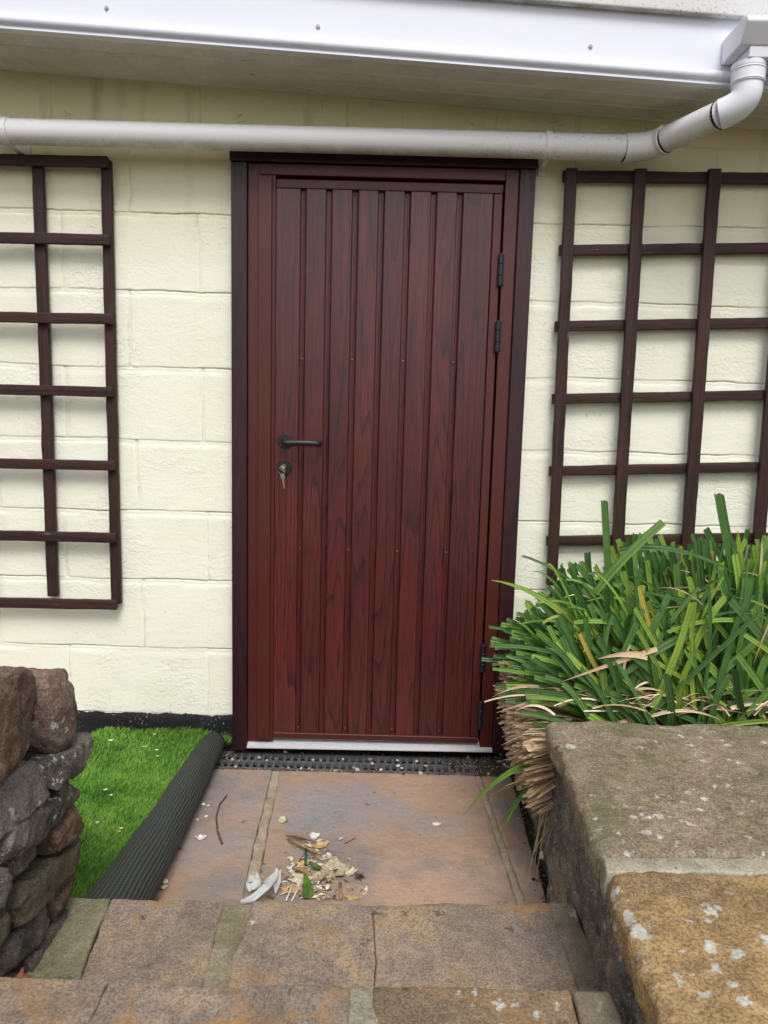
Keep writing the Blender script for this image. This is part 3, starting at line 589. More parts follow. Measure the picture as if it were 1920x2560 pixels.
# ================================================================ RIGHT RETAINING WALL
FACE=m_stone('dark_retaining_stone',[(.3,(0.085,0.082,0.085)),(.42,(0.187,0.170,0.163)),(.55,(0.340,0.306,0.255)),(.66,(0.510,0.408,0.289)),(.8,(0.612,0.561,0.476))],11,.9,.9,.008,.85,moss=.35,lscale=80)
COPA=m_stone('green_grey_coping_sandstone',[(.3,(0.195,0.176,0.111)),(.45,(0.312,0.267,0.182)),(.6,(0.403,0.319,0.247)),(.78,(0.481,0.377,0.260))],5.,.95,1.,.0032,.85,moss=.55,lscale=46,lpatch=[(.415,-1.04,.045,.12),(.48,-1.12,.10,.06),(.41,-.80,.02,.06)])
COPB=m_stone('golden_coping_sandstone',[(.28,(0.221,0.156,0.091)),(.42,(0.364,0.247,0.124)),(.55,(0.520,0.345,0.156)),(.68,(0.572,0.403,0.221)),(.8,(0.390,0.286,0.182))],5.,1.6,1.,.0032,.85,moss=.12,orange=.35,lscale=34,lpatch=[(.47,-1.36,.10,.07),(.40,-1.40,.05,.10),(.62,-1.42,.12,.10),(.50,-1.55,.12,.08)])
rw=empty('retaining_wall',(.6,-1.1,0),'rough grey retaining wall topped with lichen spotted sandstone coping, right of the steps','wall')
Y=np.arange(-2.1,-.02,.010); Z=np.concatenate([np.linspace(-.03,.40,46)]); gy,gz=np.meshgrid(Y,Z)
bx=np.interp(gy.ravel(),[-2.1,-1.36,-1.14,-.94,-.70,-.35,-.16],[.325,.352,.383,.388,.404,.432,.44])
P=np.column_stack([bx,gy.ravel(),gz.ravel()]); top_in=np.interp(P[:,1],[-1.6,-.68],[.343,.398])
t=np.clip(P[:,2]/.40,0,1); P[:,0]=P[:,0]*(1-t)+(top_in+.004)*t+.010
q=P*[1,1,2.2]; P[:,0]+=fbm(q,6.5,71,5)*.013+np.abs(fbm(P*[1,.6,3],14,77,4))*.012
P[:,0]+=np.where(np.abs(P[:,2]-.20-.02*np.sin(P[:,1]*9))<.008,.010,0)+np.where(np.abs(((P[:,1]+.05*np.sin(P[:,2]*20))+10)%.36-.18)<.006,.008,0)
n_=len(Y); mb=MB(); mb.add(P,[(i*n_+j+1,i*n_+j,(i+1)*n_+j,(i+1)*n_+j+1) for i in range(len(Z)-1) for j in range(n_-1)]); mb.box(.50,1.5,-2.1,-.70,-.03,.375)
mb.build('wall_face',FACE,rw,smooth=True,angle=60)
slabmb([(.3555,-1.200),(1.6,-1.185),(.390,-.684),(1.6,-.660)],.432,.052,.014,601,.0052,8,.010,fine=.0022,jag=.006).build('coping_slab',COPA,rw,smooth=True)
slabmb([(.323,-1.78),(1.6,-1.78),(.352,-1.238),(1.6,-1.228)],.434,.060,.017,602,.0056,8,.010,fine=.0022,jag=.006).build('coping_slab',COPB,rw,smooth=True)
slabmb([(.319,-2.4),(1.6,-2.4),(.321,-1.80),(1.6,-1.80)],.434,.056,.018,603,.004,8,.03).build('coping_slab',COPB,rw,smooth=True)
slabmb([(.352,-1.242),(1.6,-1.229),(.356,-1.202),(1.6,-1.190)],.4315,.05,.004,604,.0030,18,.008,jag=.006,fine=.001).build('mortar_joint',PALEM,rw,smooth=True)
# planting bed soil behind the coping
mb=MB(); V,F=rbox((.66,.33,.18),.05,.03); V=V+[1.14,-.355,.14]; V+=np.stack([fbm(V,9,s_,4)*.012 for s_ in (1,2,3)],1); mb.add(V,F); tag(mb.build('soil_bed',EARTH,smooth=True),kind='structure')
# ================================================================ CHANNEL DRAIN
GR=m_stone('black_polypropylene',[(.3,(.075,.078,.086)),(.6,(.11,.112,.12)),(.8,(.19,.18,.165))],20,0,.3,.0008,.55)
dd=empty('channel_drain',(0,-.065,0),'black slotted plastic drain channel running under the door threshold','drain')
mb=MB(); mb.box(-1.9,.50,-.126,-.122,-.08,-.002); mb.box(-1.9,.50,-.010,-.006,-.08,-.002); mb.box(-1.9,.50,-.1215,-.0105,-.085,-.08); mb.build('channel',GR,dd)
mb=MB(); zt,zb=-.001,-.016
for y0_,y1_ in ((-.1215,-.110),(-.072,-.062),(-.0225,-.0105)): mb.box(-.62,.495,y0_,y1_,zb,zt)
x=-.62; i=0
while x<.49:
    mb.box(x,x+.0108,-.1103,-.0717,zb+.001,zt-.0008); mb.box(x+.006,x+.0168,-.0623,-.0222,zb+.001,zt-.0008)
    mb.box(x+.002,x+.009,-.106,-.078,zt-.001,zt+.0009); mb.box(x+.008,x+.015,-.056,-.028,zt-.001,zt+.0009); x+=.0235
mb.build('grating',GR,dd,bevel=.0008)
def pebble(mb,c,r,seed,a):
    V,F=rbox((r,r*.75,r*.55),r*.9,r); an=seed*1.7; R_=np.array([[math.cos(an),-math.sin(an),0],[math.sin(an),math.cos(an),0],[0,0,1]])
    V=V@R_.T; V=V*(1+.25*noise(V,1.2/r,seed))[:,None]; mb.add(V+c,F,a)
PEB=m_var('mixed_pebble',[(0,(.16,.12,.09)),(.3,(.42,.33,.25)),(.6,(.60,.52,.42)),(1,(.72,.67,.58))],.7,.3,scale=200,bd=.0005)
k=0
for (u,v) in ((502,1641),(507,1661),(560,1637),(576,1643),(596,1640),(611,1659),(622,1666),(650,1663),(676,1642),(667,1662),(693,1643),(741,1640),(764,1659),(772,1664),(800,1641),(804,1650),(823,1663),(858,1643),(860,1655),(868,1660),(900,1645),(920,1655)):
    p=at(u,v,2,0.); mb=MB(); k+=1; r=random.uniform(.0045,.0075) if u!=772 else .009; p[1]=max(min(p[1],-.02),-.115)
    pebble(mb,np.array([0,0,0.]),r,k,random.random()); mb.v[0]=mb.v[0]+[p[0],p[1],.001]; mb.a[0][0]+=.001
    o=mb.build('pebble',PEB,loc=(p[0],p[1],0),smooth=True); tag(o,'small pale pebble caught on the black drain grating','pebble','pebbles on the drain grating')
mb=MB()
for i in range(1500):
    if i<900: x=.20+.28*random.random()**.6; y=random.uniform(-.128,-.004)
    elif i<1150: x=random.uniform(-.62,.47); y=random.choice([-.127,-.006])+random.gauss(0,.004)
    elif i<1350: yy=random.uniform(-.95,-.15); x=np.interp(yy,[-.95,-.70,-.35,-.16],[.392,.40,.425,.44])+random.gauss(0,.008); y=yy
    else: x=random.uniform(-.62,-.44); y=random.uniform(-.13,-.01)
    z=.001+max(0,(x-.25)*.02 if i<900 else 0); r=random.uniform(.0012,.0034) if random.random()<.93 else random.uniform(.005,.010)
    V=np.array([(1,0,0),(-1,0,0),(0,1,0),(0,-1,0),(0,0,.8),(0,0,-.8)])*r*np.random.RandomState(i).uniform(.6,1.2,(6,1)); an=random.random()*6; V=np.column_stack([V[:,0]*math.cos(an)-V[:,1]*math.sin(an),V[:,0]*math.sin(an)+V[:,1]*math.cos(an),V[:,2]])
    mb.add(V+[x,y,z],[(0,2,4),(2,1,4),(1,3,4),(3,0,4),(2,0,5),(1,2,5),(3,1,5),(0,3,5)],random.random())
GRIT=m_var('dark_soil_grit',[(0,(.02,.016,.012)),(.5,(.06,.045,.035)),(.7,(.17,.13,.10)),(.9,(.42,.37,.30)),(1,(.6,.56,.5))],.85,.2)
tag(mb.build('grit',GRIT),'dark soil grit and tiny stones washed over the right end of the drain','grit',kind='stuff')
V=[];X=np.linspace(.22,.50,40);Yy=np.linspace(-.128,-.004,22); gx,gy=np.meshgrid(X,Yy); P=np.column_stack([gx.ravel(),gy.ravel(),gx.ravel()*0]); P[:,2]=-.010+np.clip((P[:,0]-.22)/.14,0,1)*.014+fbm(P,30,5,4)*.0035
mb=MB(); mb.add(P,[(i*40+j,i*40+j+1,(i+1)*40+j+1,(i+1)*40+j) for i in range(21) for j in range(39)]); tag(mb.build('silt',EARTH,smooth=True),kind='structure')
# ================================================================ ARTIFICIAL GRASS
gm=empty('artificial_grass_mat',(-.75,-.4,0),'bright green artificial grass offcut with its right edge rolled over','mat')
TURF=m_var('green_nylon_turf',[(0,(.05,.14,.02)),(.4,(.125,.32,.035)),(.75,(.25,.50,.06)),(1,(.42,.62,.14))],.5,.3,.25,200)
BACK=NT('ribbed_black_turf_backing',.6,.35); _v=BACK.nd('ShaderNodeUVMap',uv_map='grain').outputs[0]
_s=BACK.sep(_v); _w=BACK.math('SINE',BACK.math('MULTIPLY',BACK.math('ADD',_s[0],BACK.math('MULTIPLY',BACK.noise(scale=90,detail=2),.0022)),2*math.pi/.0082)); _t=BACK.math('SINE',BACK.math('MULTIPLY',_s[1],2*math.pi/.0052))
_hh=BACK.math('ADD',BACK.math('MULTIPLY',_w,.8),BACK.math('MULTIPLY',_t,.55)); _hh=BACK.math('ADD',_hh,BACK.math('MULTIPLY',BACK.noise(scale=260,detail=3,rough=.7),1.6))
_gn=BACK.noise(scale=170,detail=3,rough=.7); _gm=BACK.noise(scale=11,detail=3)
_c=BACK.mix(BACK.mapr(BACK.math('ADD',_w,BACK.math('MULTIPLY',_t,.4)),.1,1.3,0,.75),(.028,.032,.031),(.15,.165,.15)); _c=BACK.mix(BACK.math('MULTIPLY',BACK.mapr(_gn,.58,.66),BACK.mapr(_gm,.46,.6,.15,1)),_c,(.07,.14,.03))
BACK=BACK.done(_c,None,BACK.bump(_hh,.0022,1.))
def mat_z(x,y):
    P=np.column_stack([x,y,x*0]); z=.006+.010*np.clip(fbm(P,5,91,3)+.4,0,2)
    z=z+.055*np.clip((y+.20)/.19,0,1)**1.5*(.75+.5*np.sin(x*9+1.2))+.035*np.exp(-((x+.90)/.08)**2-((y+.04)/.1)**2)
    return z
def mat_x(y): return -.555-.015*np.clip((y+.1)/-.7,0,1)       # where the turf meets the roll
X=np.linspace(0,1,50); Yl=np.linspace(-.93,-.018,80); gx,gy=np.meshgrid(X,Yl); yy=gy.ravel(); xl=-.955-.05*np.clip((-.05-yy)/.2,0,1)
xx=xl+(mat_x(yy)-xl)*gx.ravel(); P=np.column_stack([xx,yy,mat_z(xx,yy)]); mb=MB(); mb.add(P,[(i*50+j,i*50+j+1,(i+1)*50+j+1,(i+1)*50+j) for i in range(79) for j in range(49)])
mb.build('turf_backing',BACK,gm,smooth=True,uv=lambda V:V[:,:2])
N=56000; y=rng.uniform(-.93,-.018,N); xl=-.955-.05*np.clip((-.05-y)/.2,0,1); x=xl+(mat_x(y)+.012-xl)*rng.random(N); z=mat_z(x,y)
# tufts left along both mat edges and at the far end of the roll
N2=2600; y2=rng.uniform(-.10,-.012,N2); x2=rng.uniform(-.60,-.455,N2); z2=.035+.02*rng.random(N2)-.03*np.clip((x2+.50)/.05,0,1); keep=(y2>-.034)&(x2<-.485); y2=y2[keep];x2=x2[keep];z2=z2[keep]*np.where(x2>-.478,.4,1.)
x=np.concatenate([x,x2]);y=np.concatenate([y,y2]);z=np.concatenate([z,z2]);N=len(x)
Pn=np.column_stack([x,y,z]); ang=1.05+.9*fbm(Pn,16,33,2)+rng.normal(0,.45,N); Lb=rng.uniform(.010,.017,N); lean=rng.uniform(.4,1.05,N)
dx,dy=np.cos(ang)*lean,np.sin(ang)*lean*.8; hz_=np.sqrt(np.clip(1-lean**2*.6,.2,1))
sa=rng.uniform(0,math.pi,N); wd=rng.uniform(.0007,.0013,N); sx,sy=np.cos(sa)*wd,np.sin(sa)*wd
b0=np.column_stack([x-sx,y-sy,z]);b1=np.column_stack([x+sx,y+sy,z]); mx_=x+dx*Lb*.40;my=y+dy*Lb*.40;mz=z+Lb*hz_*.62
m0=np.column_stack([mx_-sx*.8,my-sy*.8,mz]);m1=np.column_stack([mx_+sx*.8,my+sy*.8,mz]); tp=np.column_stack([x+dx*Lb,y+dy*Lb,z+Lb*hz_])
V=np.stack([b0,b1,m1,m0,tp],1).reshape(-1,3); F=[]
for i in range(N): k=i*5; F.append((k,k+1,k+2,k+3)); F.append((k+3,k+2,k+4))
va=np.clip(.5+.22*fbm(Pn,9,44,3)+rng.normal(0,.22,N),0.001,1); mb=MB(); mb.add(V,F,np.repeat(va,5)); mb.build('turf_pile',TURF,gm)
# rolled-over edge: a flattened spiral that opens out towards the steps
V=[];nu,nvv=70,60
for i in range(nvv):
    t=i/(nvv-1); yy=-.035-.90*t; r=.040+.022*t; cx=-.540-.012*t-.012*t*t; hf=.86-.20*t; zc=.006+r*hf+.003*math.sin(t*9); flat=1.0+.24*t
    for j in range(nu):
        s=j/(nu-1); an=math.radians(-90+ (s*400)); rr=r*(1-.16*max(0,(s*400-300)/100))
        V.append((cx+rr*flat*math.cos(an),yy+.004*math.sin(an),zc+rr*math.sin(an)*hf+.0022*math.sin(t*23+j*.3)))
F=[(i*nu+j,i*nu+j+1,(i+1)*nu+j+1,(i+1)*nu+j) for i in range(nvv-1) for j in range(nu-1)]
ct=np.array([[ (j/(nu-1))*7*.05, -(.9*i/(nvv-1))] for i in range(nvv) for j in range(nu)])
mb=MB(); mb.add(V,F); ro=mb.build('rolled_edge',BACK,gm,smooth=True,uv=lambda V,ct=ct:ct); sm=ro.modifiers.new('s','SOLIDIFY'); sm.thickness=.003; sm.offset=-1
# ================================================================ STRAPPY PLANT
UVS={}
def strip(mb,base,ctrl,tip,wd,hint,var,segs=8,taper=.9,vfold=.25,cut=True,twist=0.,tipw=None):
    B,C,T=(np.array(q,float) for q in (base,ctrl,tip)); V=[];vv=[]
    for i in range(segs+1):
        t=i/segs; p=B*(1-t)**2+2*C*t*(1-t)+T*t*t; tg=2*(C-B)*(1-t)+2*(T-C)*t; tg/=np.linalg.norm(tg)+1e-9
        s=np.cross(tg,hint); s/=np.linalg.norm(s)+1e-9; nn=np.cross(s,tg)
        if twist: a=twist*t; s,nn=s*math.cos(a)+nn*math.sin(a),nn*math.cos(a)-s*math.sin(a)
        ww=wd/2*((.8+.2*min(1,t*3)) if cut else (1-t**2.2)*.95+.05)
        if cut and taper<1: ww*=1-(1-taper)*t
        j=(random.uniform(-.006,.006) if (cut and i==segs) else 0)
        f_=ww*vfold
        V+= [p-s*ww+tg*j, p-s*ww*.5-nn*f_*.75, p-nn*f_*.45+tg*j*.5, p+s*ww*.5-nn*f_*1.1, p+s*ww-tg*j]; vv+=[var-.05,var+.03,var-.07,var+.06,var-.03]
        UVS.setdefault(id(mb),[]).extend([(q_,t*3+var) for q_ in (0,.25,.5,.75,1.)])
    F=[]
    for i in range(segs):
        k=i*5
        for q_ in range(4): F.append((k+q_,k+q_+1,k+q_+6,k+q_+5))
    mb.add(V,F,np.clip(vv,.002,1))
plant=empty('strappy_plant',(.75,-.4,.3),'clipped clump of broad strappy green leaves with dry straw skirt, right of the door','plant')
LEAF=NT('strappy_leaf',.42,.45); _a=LEAF.nd('ShaderNodeAttribute',attribute_name='var').outputs['Fac']
_c=LEAF.ramp(_a,[(0,(.018,.055,.014)),(.25,(.050,.140,.032)),(.45,(.10,.215,.060)),(.62,(.19,.34,.045)),(.78,(.32,.48,.07)),(.88,(.40,.46,.07)),(.95,(.55,.33,.04)),(1,(.42,.22,.07))])
_uv=LEAF.nd('ShaderNodeUVMap',uv_map='grain').outputs[0]; _st=LEAF.noise(LEAF.map(_uv,(26,.6,1)),1.,3,.6)
_c=LEAF.mix(LEAF.mapr(_st,.35,.7,0,.5),_c,LEAF.mix(.45,_c,(.30,.50,.16)))
_v=LEAF.noise(scale=30,detail=4); _c=LEAF.mix(LEAF.mapr(_v,.35,.7,0,.35),_c,LEAF.mix(1,_c,(.5,.6,.6),'MULTIPLY'))
_t=LEAF.nd('ShaderNodeBsdfTranslucent',{'Color':_c}); LEAFM=LEAF.done(_c); _mx=LEAF.nd('ShaderNodeMixShader',{0:.28,1:LEAF.b.outputs[0],2:_t.outputs[0]}); LEAF.t.links.new(_mx.outputs[0],LEAF.t.nodes['Material Output'].inputs['Surface'])
DRY=m_var('dry_straw_leaf',[(0,(.24,.14,.07)),(.25,(.50,.34,.20)),(.6,(.74,.55,.36)),(.9,(.86,.71,.51)),(1,(.88,.78,.62))],.7,.2,.15,90)
def hull(p):
    q=np.array([max(0,.80-p[0])/.455,(p[1]+.40)/(.335 if p[1]<-.4 else .37),(p[2]-.30)/.53]); return (abs(q[0])**2.2+abs(q[1])**2.4+abs(q[2])**2.2)
green=MB(); dry=MB(); R=random.Random(11)
for i in range(880):
    bx_=.60+R.random()**1.1*1.05; by=R.uniform(-.64,-.16); b=np.array([bx_,by,.32+R.uniform(-.02,.05)])
    th=R.gauss(0,.42); left=max(0,1-(bx_-.58)/.34)
    d_=np.array([th*.7-left*R.uniform(.15,1.9),(by+.42)*.35+R.gauss(-.02,.13),R.uniform(.75,1.15)]); d_/=np.linalg.norm(d_)
    L=.02
    while hull(b+d_*L)<1 and L<.66: L+=.01
    L*=R.uniform(.84,1.02) if R.random()<.75 else R.uniform(.5,.85); tip=b+d_*L
    if tip[1]>-.06: tip[1]=-.06-R.random()*.02
    bend=R.gauss(0,.035)
    ctrl=b+d_*L*.5+np.array([bend,R.gauss(0,.012),.03*R.random()])
    u_=R.random(); var=(R.uniform(.08,.5) if u_<.55 else R.uniform(.5,.82) if u_<.96 else R.uniform(.86,.99))
    h=np.array([R.gauss(0,.45),-1,R.gauss(.2,.25)])
    strip(green,b,ctrl,tip,R.uniform(.012,.021),h,var,7,.90,R.uniform(.2,.5),True,R.gauss(0,.3))
for i in range(150):      # leaves crossing in front
    x0_=R.uniform(.50,1.25); b=np.array([x0_,R.uniform(-.66,-.58),R.uniform(.37,.46)]); L=R.uniform(.20,.36); an=R.gauss(1.75 if x0_<.8 else 1.5,.55)
    d_=np.array([math.cos(an),R.uniform(-.12,.02),max(.25,math.sin(an))]); d_/=np.linalg.norm(d_); tip=b+d_*L; tip[1]=max(tip[1],-.70)
    if hull(tip+[0,.12,0])>1.0: tip=b+(tip-b)*.7
    strip(green,b,b+d_*L*.5+[R.gauss(0,.03),0,.02],tip,R.uniform(.011,.019),(R.gauss(0,.3),-1,.25),R.uniform(.15,.82),8,.85,.35,True,R.gauss(0,.35))
for i in range(190):
    z=R.uniform(.40,.68); b=np.array([R.uniform(.58,.72),R.uniform(-.62,-.2),.30+R.random()*.12]); tipx=.335+.17*max(0,(z-.48)/.2)**1.3+R.gauss(.02,.025)
    tip=np.array([tipx,b[1]+R.gauss(0,.03),z]); strip(green,b,(b+tip)/2+[0,0,.04],tip,R.uniform(.008,.017),(R.gauss(0,.3),-1,R.gauss(.3,.3)),R.uniform(.1,.8),7,.9,.35,True,R.gauss(0,.3))
for i in range(130):      # slender arching leaves lying over the clipped ones
    b=np.array([R.uniform(.50,1.35),R.uniform(-.62,-.30),R.uniform(.40,.60)]); sg=R.choice([-1,-1,1]); L=R.uniform(.18,.34); hgt=R.uniform(.02,.22)
    tip=b+[sg*L*R.uniform(.6,1),R.uniform(-.10,.04),hgt]; tip[1]=max(tip[1],-.70); tip[2]=min(tip[2],.86); c_=(b+tip)/2+[0,-.02,R.uniform(.04,.12)]
    if tip[0]<.36: tip[0]=.36+R.random()*.05
    strip(green,b,c_,tip,R.uniform(.006,.013),(R.gauss(0,.3),-1,.4),R.choice([R.uniform(.1,.5),R.uniform(.5,.85)]),12,.8,.3,R.random()<.35,R.gauss(0,.5))
# long uncut leaves
LL=[((.60,-.50,.50),(.565,-.5,.74),(.538,-.52,.925),.020,.38,True),((.99,-.45,.52),(.90,-.46,.72),(.835,-.48,.945),.028,.30,True),
 ((.66,-.50,.46),(.42,-.52,.71),(.273,-.50,.715),.020,.72,False),((.62,-.52,.47),(.44,-.53,.565),(.276,-.52,.552),.012,.42,True),
 ((.66,-.58,.43),(.46,-.58,.50),(.280,-.55,.502),.010,.62,True),((.76,-.64,.65),(.60,-.66,.60),(.487,-.64,.425),.022,.40,False),
 ((.50,-.60,.30),(.33,-.62,.33),(.213,-.62,.150),.022,.60,False),((.50,-.58,.28),(.36,-.60,.27),(.308,-.60,.07),.016,.60,False),
 ((.40,-.60,.24),(.345,-.6,.20),(.308,-.60,.11),.012,.45,False),((.52,-.55,.70),(.58,-.56,.80),(.67,-.56,.882),.022,.50,True),
 ((.59,-.50,.80),(.72,-.52,.84),(.90,-.50,.74),.016,.2,False),((.93,-.66,.50),(.935,-.70,.46),(.928,-.73,.41),.014,.72,True),
 ((.92,-.6,.62),(.78,-.62,.70),(.62,-.60,.72),.024,.22,False),((.86,-.62,.50),(.72,-.64,.56),(.60,-.62,.60),.022,.36,True),
 ((.46,-.6,.64),(.52,-.62,.66),(.60,-.6,.63),.012,.70,True),((.88,-.64,.66),(.76,-.66,.69),(.66,-.66,.64),.012,.70,True),
 ((1.02,-.64,.47),(.90,-.66,.62),(.80,-.66,.72),.024,.28,True),((.62,-.64,.44),(.50,-.65,.50),(.42,-.62,.60),.018,.8,True),((.70,-.62,.52),(.63,-.64,.62),(.60,-.63,.735),.013,.94,True),((.56,-.64,.46),(.50,-.64,.55),(.47,-.62,.62),.012,.95,True)]
for b,c,t_,wd_,va_,cut in LL: strip(green,b,c,t_,wd_,(.15,-1,.25),va_,14,.85,.22,cut,.25)
green.build('green_leaves',LEAFM,plant,smooth=True,uv=lambda V:np.array(UVS[id(green)]),angle=12)
pass
# straw skirt of dead cut leaves
for i in range(900):
    ys=R.uniform(-.70,-.22); z=R.uniform(.06,.44); 
    lo=.10+ .10*max(0,(-.35-ys)/.3); z=lo+(0.44-lo)*R.random()
    if ys<-.62: z=min(z,.385)
    xt=np.interp(z,[.05,.15,.25,.35,.45],[.420,.386,.358,.345,.350])+abs(R.gauss(0,.022))-.008; tip=np.array([xt,ys+R.gauss(0,.015),z+R.gauss(0,.008)-.02])
    b=np.array([xt+R.uniform(.14,.22),ys*.85-.05+R.gauss(0,.02),z*.55+.14]); 
    if ys<-.60: b[1]=max(b[1],-.63)
    strip(dry,b,(b+tip)/2+[R.gauss(0,.01),0,R.uniform(-.005,.022)],tip,R.uniform(.0028,.0082),(R.gauss(0,.6),-1,R.gauss(.3,.6)),R.betavariate(1.7,1.7),5,.92,.35,True,R.gauss(0,.6))
for i in range(120):     # tangled dry leaves over the top of the coping's back edge and through the green
    b=np.array([R.uniform(.40,1.35),R.uniform(-.67,-.56),R.uniform(.435,.47)]); a=R.choice([0,math.pi])+R.gauss(0,.5); L=R.uniform(.06,.2)
    tip=b+[math.cos(a)*L,-abs(math.sin(a))*L*.35,R.gauss(.0,.03)]; tip[2]=max(tip[2],.442); strip(dry,b,(b+tip)/2+[0,0,R.uniform(0,.05)],tip,R.uniform(.003,.010),(R.gauss(0,.5),-.7,.8),R.random(),7,.6,.3,R.random()<.4,R.gauss(0,1.2))
for i in range(110):
    b=np.array([R.uniform(.45,1.2),R.uniform(-.66,-.4),R.uniform(.42,.75)]); d_=np.array([R.gauss(-.3,.8),R.gauss(-.3,.3),R.gauss(.2,.6)]); d_/=np.linalg.norm(d_); L=R.uniform(.06,.18); tip=b+d_*L
    if hull(tip)>1.15: continue
    strip(dry,b,(b+tip)/2+[0,0,.03],tip,R.uniform(.003,.008),(R.gauss(0,.5),-1,.4),R.random(),7,.5,.3,False,R.gauss(0,1.))
DL=[((.50,-.62,.16),(.40,-.63,.16),(.375,-.63,.0),.006),((.42,-.62,.20),(.385,-.64,.1),(.372,-.66,-.0),.005),((.41,-.60,.22),(.40,-.62,.12),(.392,-.63,.01),.007),((.42,-.63,.2),(.40,-.65,.1),(.378,-.70,.0),.005),((.45,-.64,.20),(.42,-.66,.16),(.40,-.68,.08),.007),
 ((.60,-.64,.42),(.44,-.66,.36),(.300,-.60,.285),.011),((.52,-.60,.30),(.40,-.62,.27),(.315,-.60,.22),.012),((.47,-.6,.46),(.38,-.6,.45),(.288,-.58,.40),.013),((.47,-.60,.40),(.37,-.6,.37),(.30,-.6,.325),.008),((.64,-.66,.60),(.52,-.67,.56),(.425,-.66,.515),.012),((.60,-.5,.20),(.40,-.4,.19),(.285,-.33,.0),.006),((.60,-.5,.18),(.42,-.38,.16),(.32,-.28,.0),.006),((.62,-.66,.58),(.56,-.68,.6),(.50,-.67,.575),.016)]
for b,c,t_,wd_ in DL: strip(dry,b,c,t_,wd_,(.2,-1,.3),R.uniform(.35,.9),12,.7,.3,False,.5)
dry.build('dry_leaves',DRY,plant,smooth=True)
# small green shoots among the straw
mb=MB()
for b,t_,v_ in (((.44,-.60,.36),(.372,-.62,.395),.55),((.45,-.62,.33),(.362,-.63,.355),.66),((.46,-.62,.30),(.352,-.64,.315),.5),((.47,-.64,.30),(.375,-.66,.30),.62),((.44,-.62,.27),(.338,-.64,.285),.35),((.47,-.63,.27),(.40,-.66,.262),.3),((.45,-.60,.38),(.38,-.62,.42),.6),((.44,-.60,.12),(.395,-.60,.09),.25),((.44,-.58,.10),(.40,-.60,.05),.25)):
    strip(mb,b,(np.array(b)+t_)/2+[0,0,.01],t_,.014,(.1,-1,.5),v_,6,.9,.3,True,.2)
mb.build('low_leaves',LEAFM,plant,smooth=True,uv=lambda V:np.array(UVS[id(mb)]))['kind']='stuff'
# thin black cable behind the frame foot
mb=MB(); pts=[(.425,-.046,.40),(.424,-.048,.26),(.419,-.052,.15),(.408,-.055,.10),(.392,-.058,.078),(.376,-.05,.068)]
mb.tube(pts,.0018,8); tag(mb.build('cable',BLACKM,smooth=True,loc=(.42,-.05,.1)),'thin black cable curling out at the foot of the right door trim','cable')
# ================================================================ LITTER
CREAM=m_plain('cream_dried_fungus',(.72,.64,.46),.75,.2,var=.16,scale=90,bd=.002); TAN=m_plain('speckled_tan_flake',(.55,.46,.31),.8,.2,var=.2,scale=120,bd=.002)
WHITE=m_plain('white_flake',(.80,.78,.70),.7,.2,var=.08,scale=90,bd=.001); YEL=m_plain('yellowed_flake',(.66,.46,.20),.7,.2,var=.15,scale=70,bd=.002)
TWIG=m_plain('brown_twig',(.20,.10,.05),.7,.2,var=.25,scale=90,bd=.001); STRAW=m_plain('straw_fragment',(.42,.27,.13),.7,.2,var=.2,scale=90); GREENF=m_plain('green_leaf_fragment',(.10,.20,.03),.5,.3,var=.2,scale=50)
PLAST=NT('translucent_plastic_strip',.35,.5).done((.78,.80,.80),Transmission_Weight=.35,Alpha=.86)
def flake(name,mat,p,rx,ry,rot,label,cat,group=None,seed=0,crinkle=.25,lift=.0,th=.0012,tilt=0.):
    rg=np.random.RandomState(seed); n_=22; rad=1+.28*np.array([math.sin(3*a+rg.rand()*6)*.5+math.sin(5*a+seed)*.4+rg.normal(0,.28) for a in np.linspace(0,2*math.pi,n_,endpoint=False)]); V=[(0,0,0)];F=[]
    rings=5
    for k in range(1,rings+1):
        for i in range(n_):
            a=2*math.pi*i/n_; q=k/rings; rr=q*(1+(rad[i]-1)*q); V.append((rr*math.cos(a)*rx,rr*math.sin(a)*ry,0))
    for i in range(n_): F.append((0,1+i,1+(i+1)%n_))
    for k in range(rings-1):
        for i in range(n_): a=1+k*n_+i;b=1+k*n_+(i+1)%n_; F.append((a,a+n_,b+n_,b))
    V=np.array(V,float); m=max(rx,ry); V[:,2]=fbm(V,1.1/m,seed,3)*m*crinkle+(V[:,0]**2+V[:,1]**2)/m*.25; V[:,2]-=V[:,2].min()-.0008
    c,s=math.cos(rot),math.sin(rot); V=np.column_stack([V[:,0]*c-V[:,1]*s,V[:,0]*s+V[:,1]*c,V[:,2]+lift]); V[:,2]+=V[:,1]*tilt+abs(tilt)*m
    mb=MB(); mb.add(V+p,F); o=mb.build(name,mat,loc=tuple(p),smooth=True); so_=o.modifiers.new('s','SOLIDIFY'); so_.thickness=th; return tag(o,label,cat,group)
def G(u,v,z=0.): p=at(u,v,2,z); return np.array(p)
S=.0011   # metres per displayed px on the patio near the steps
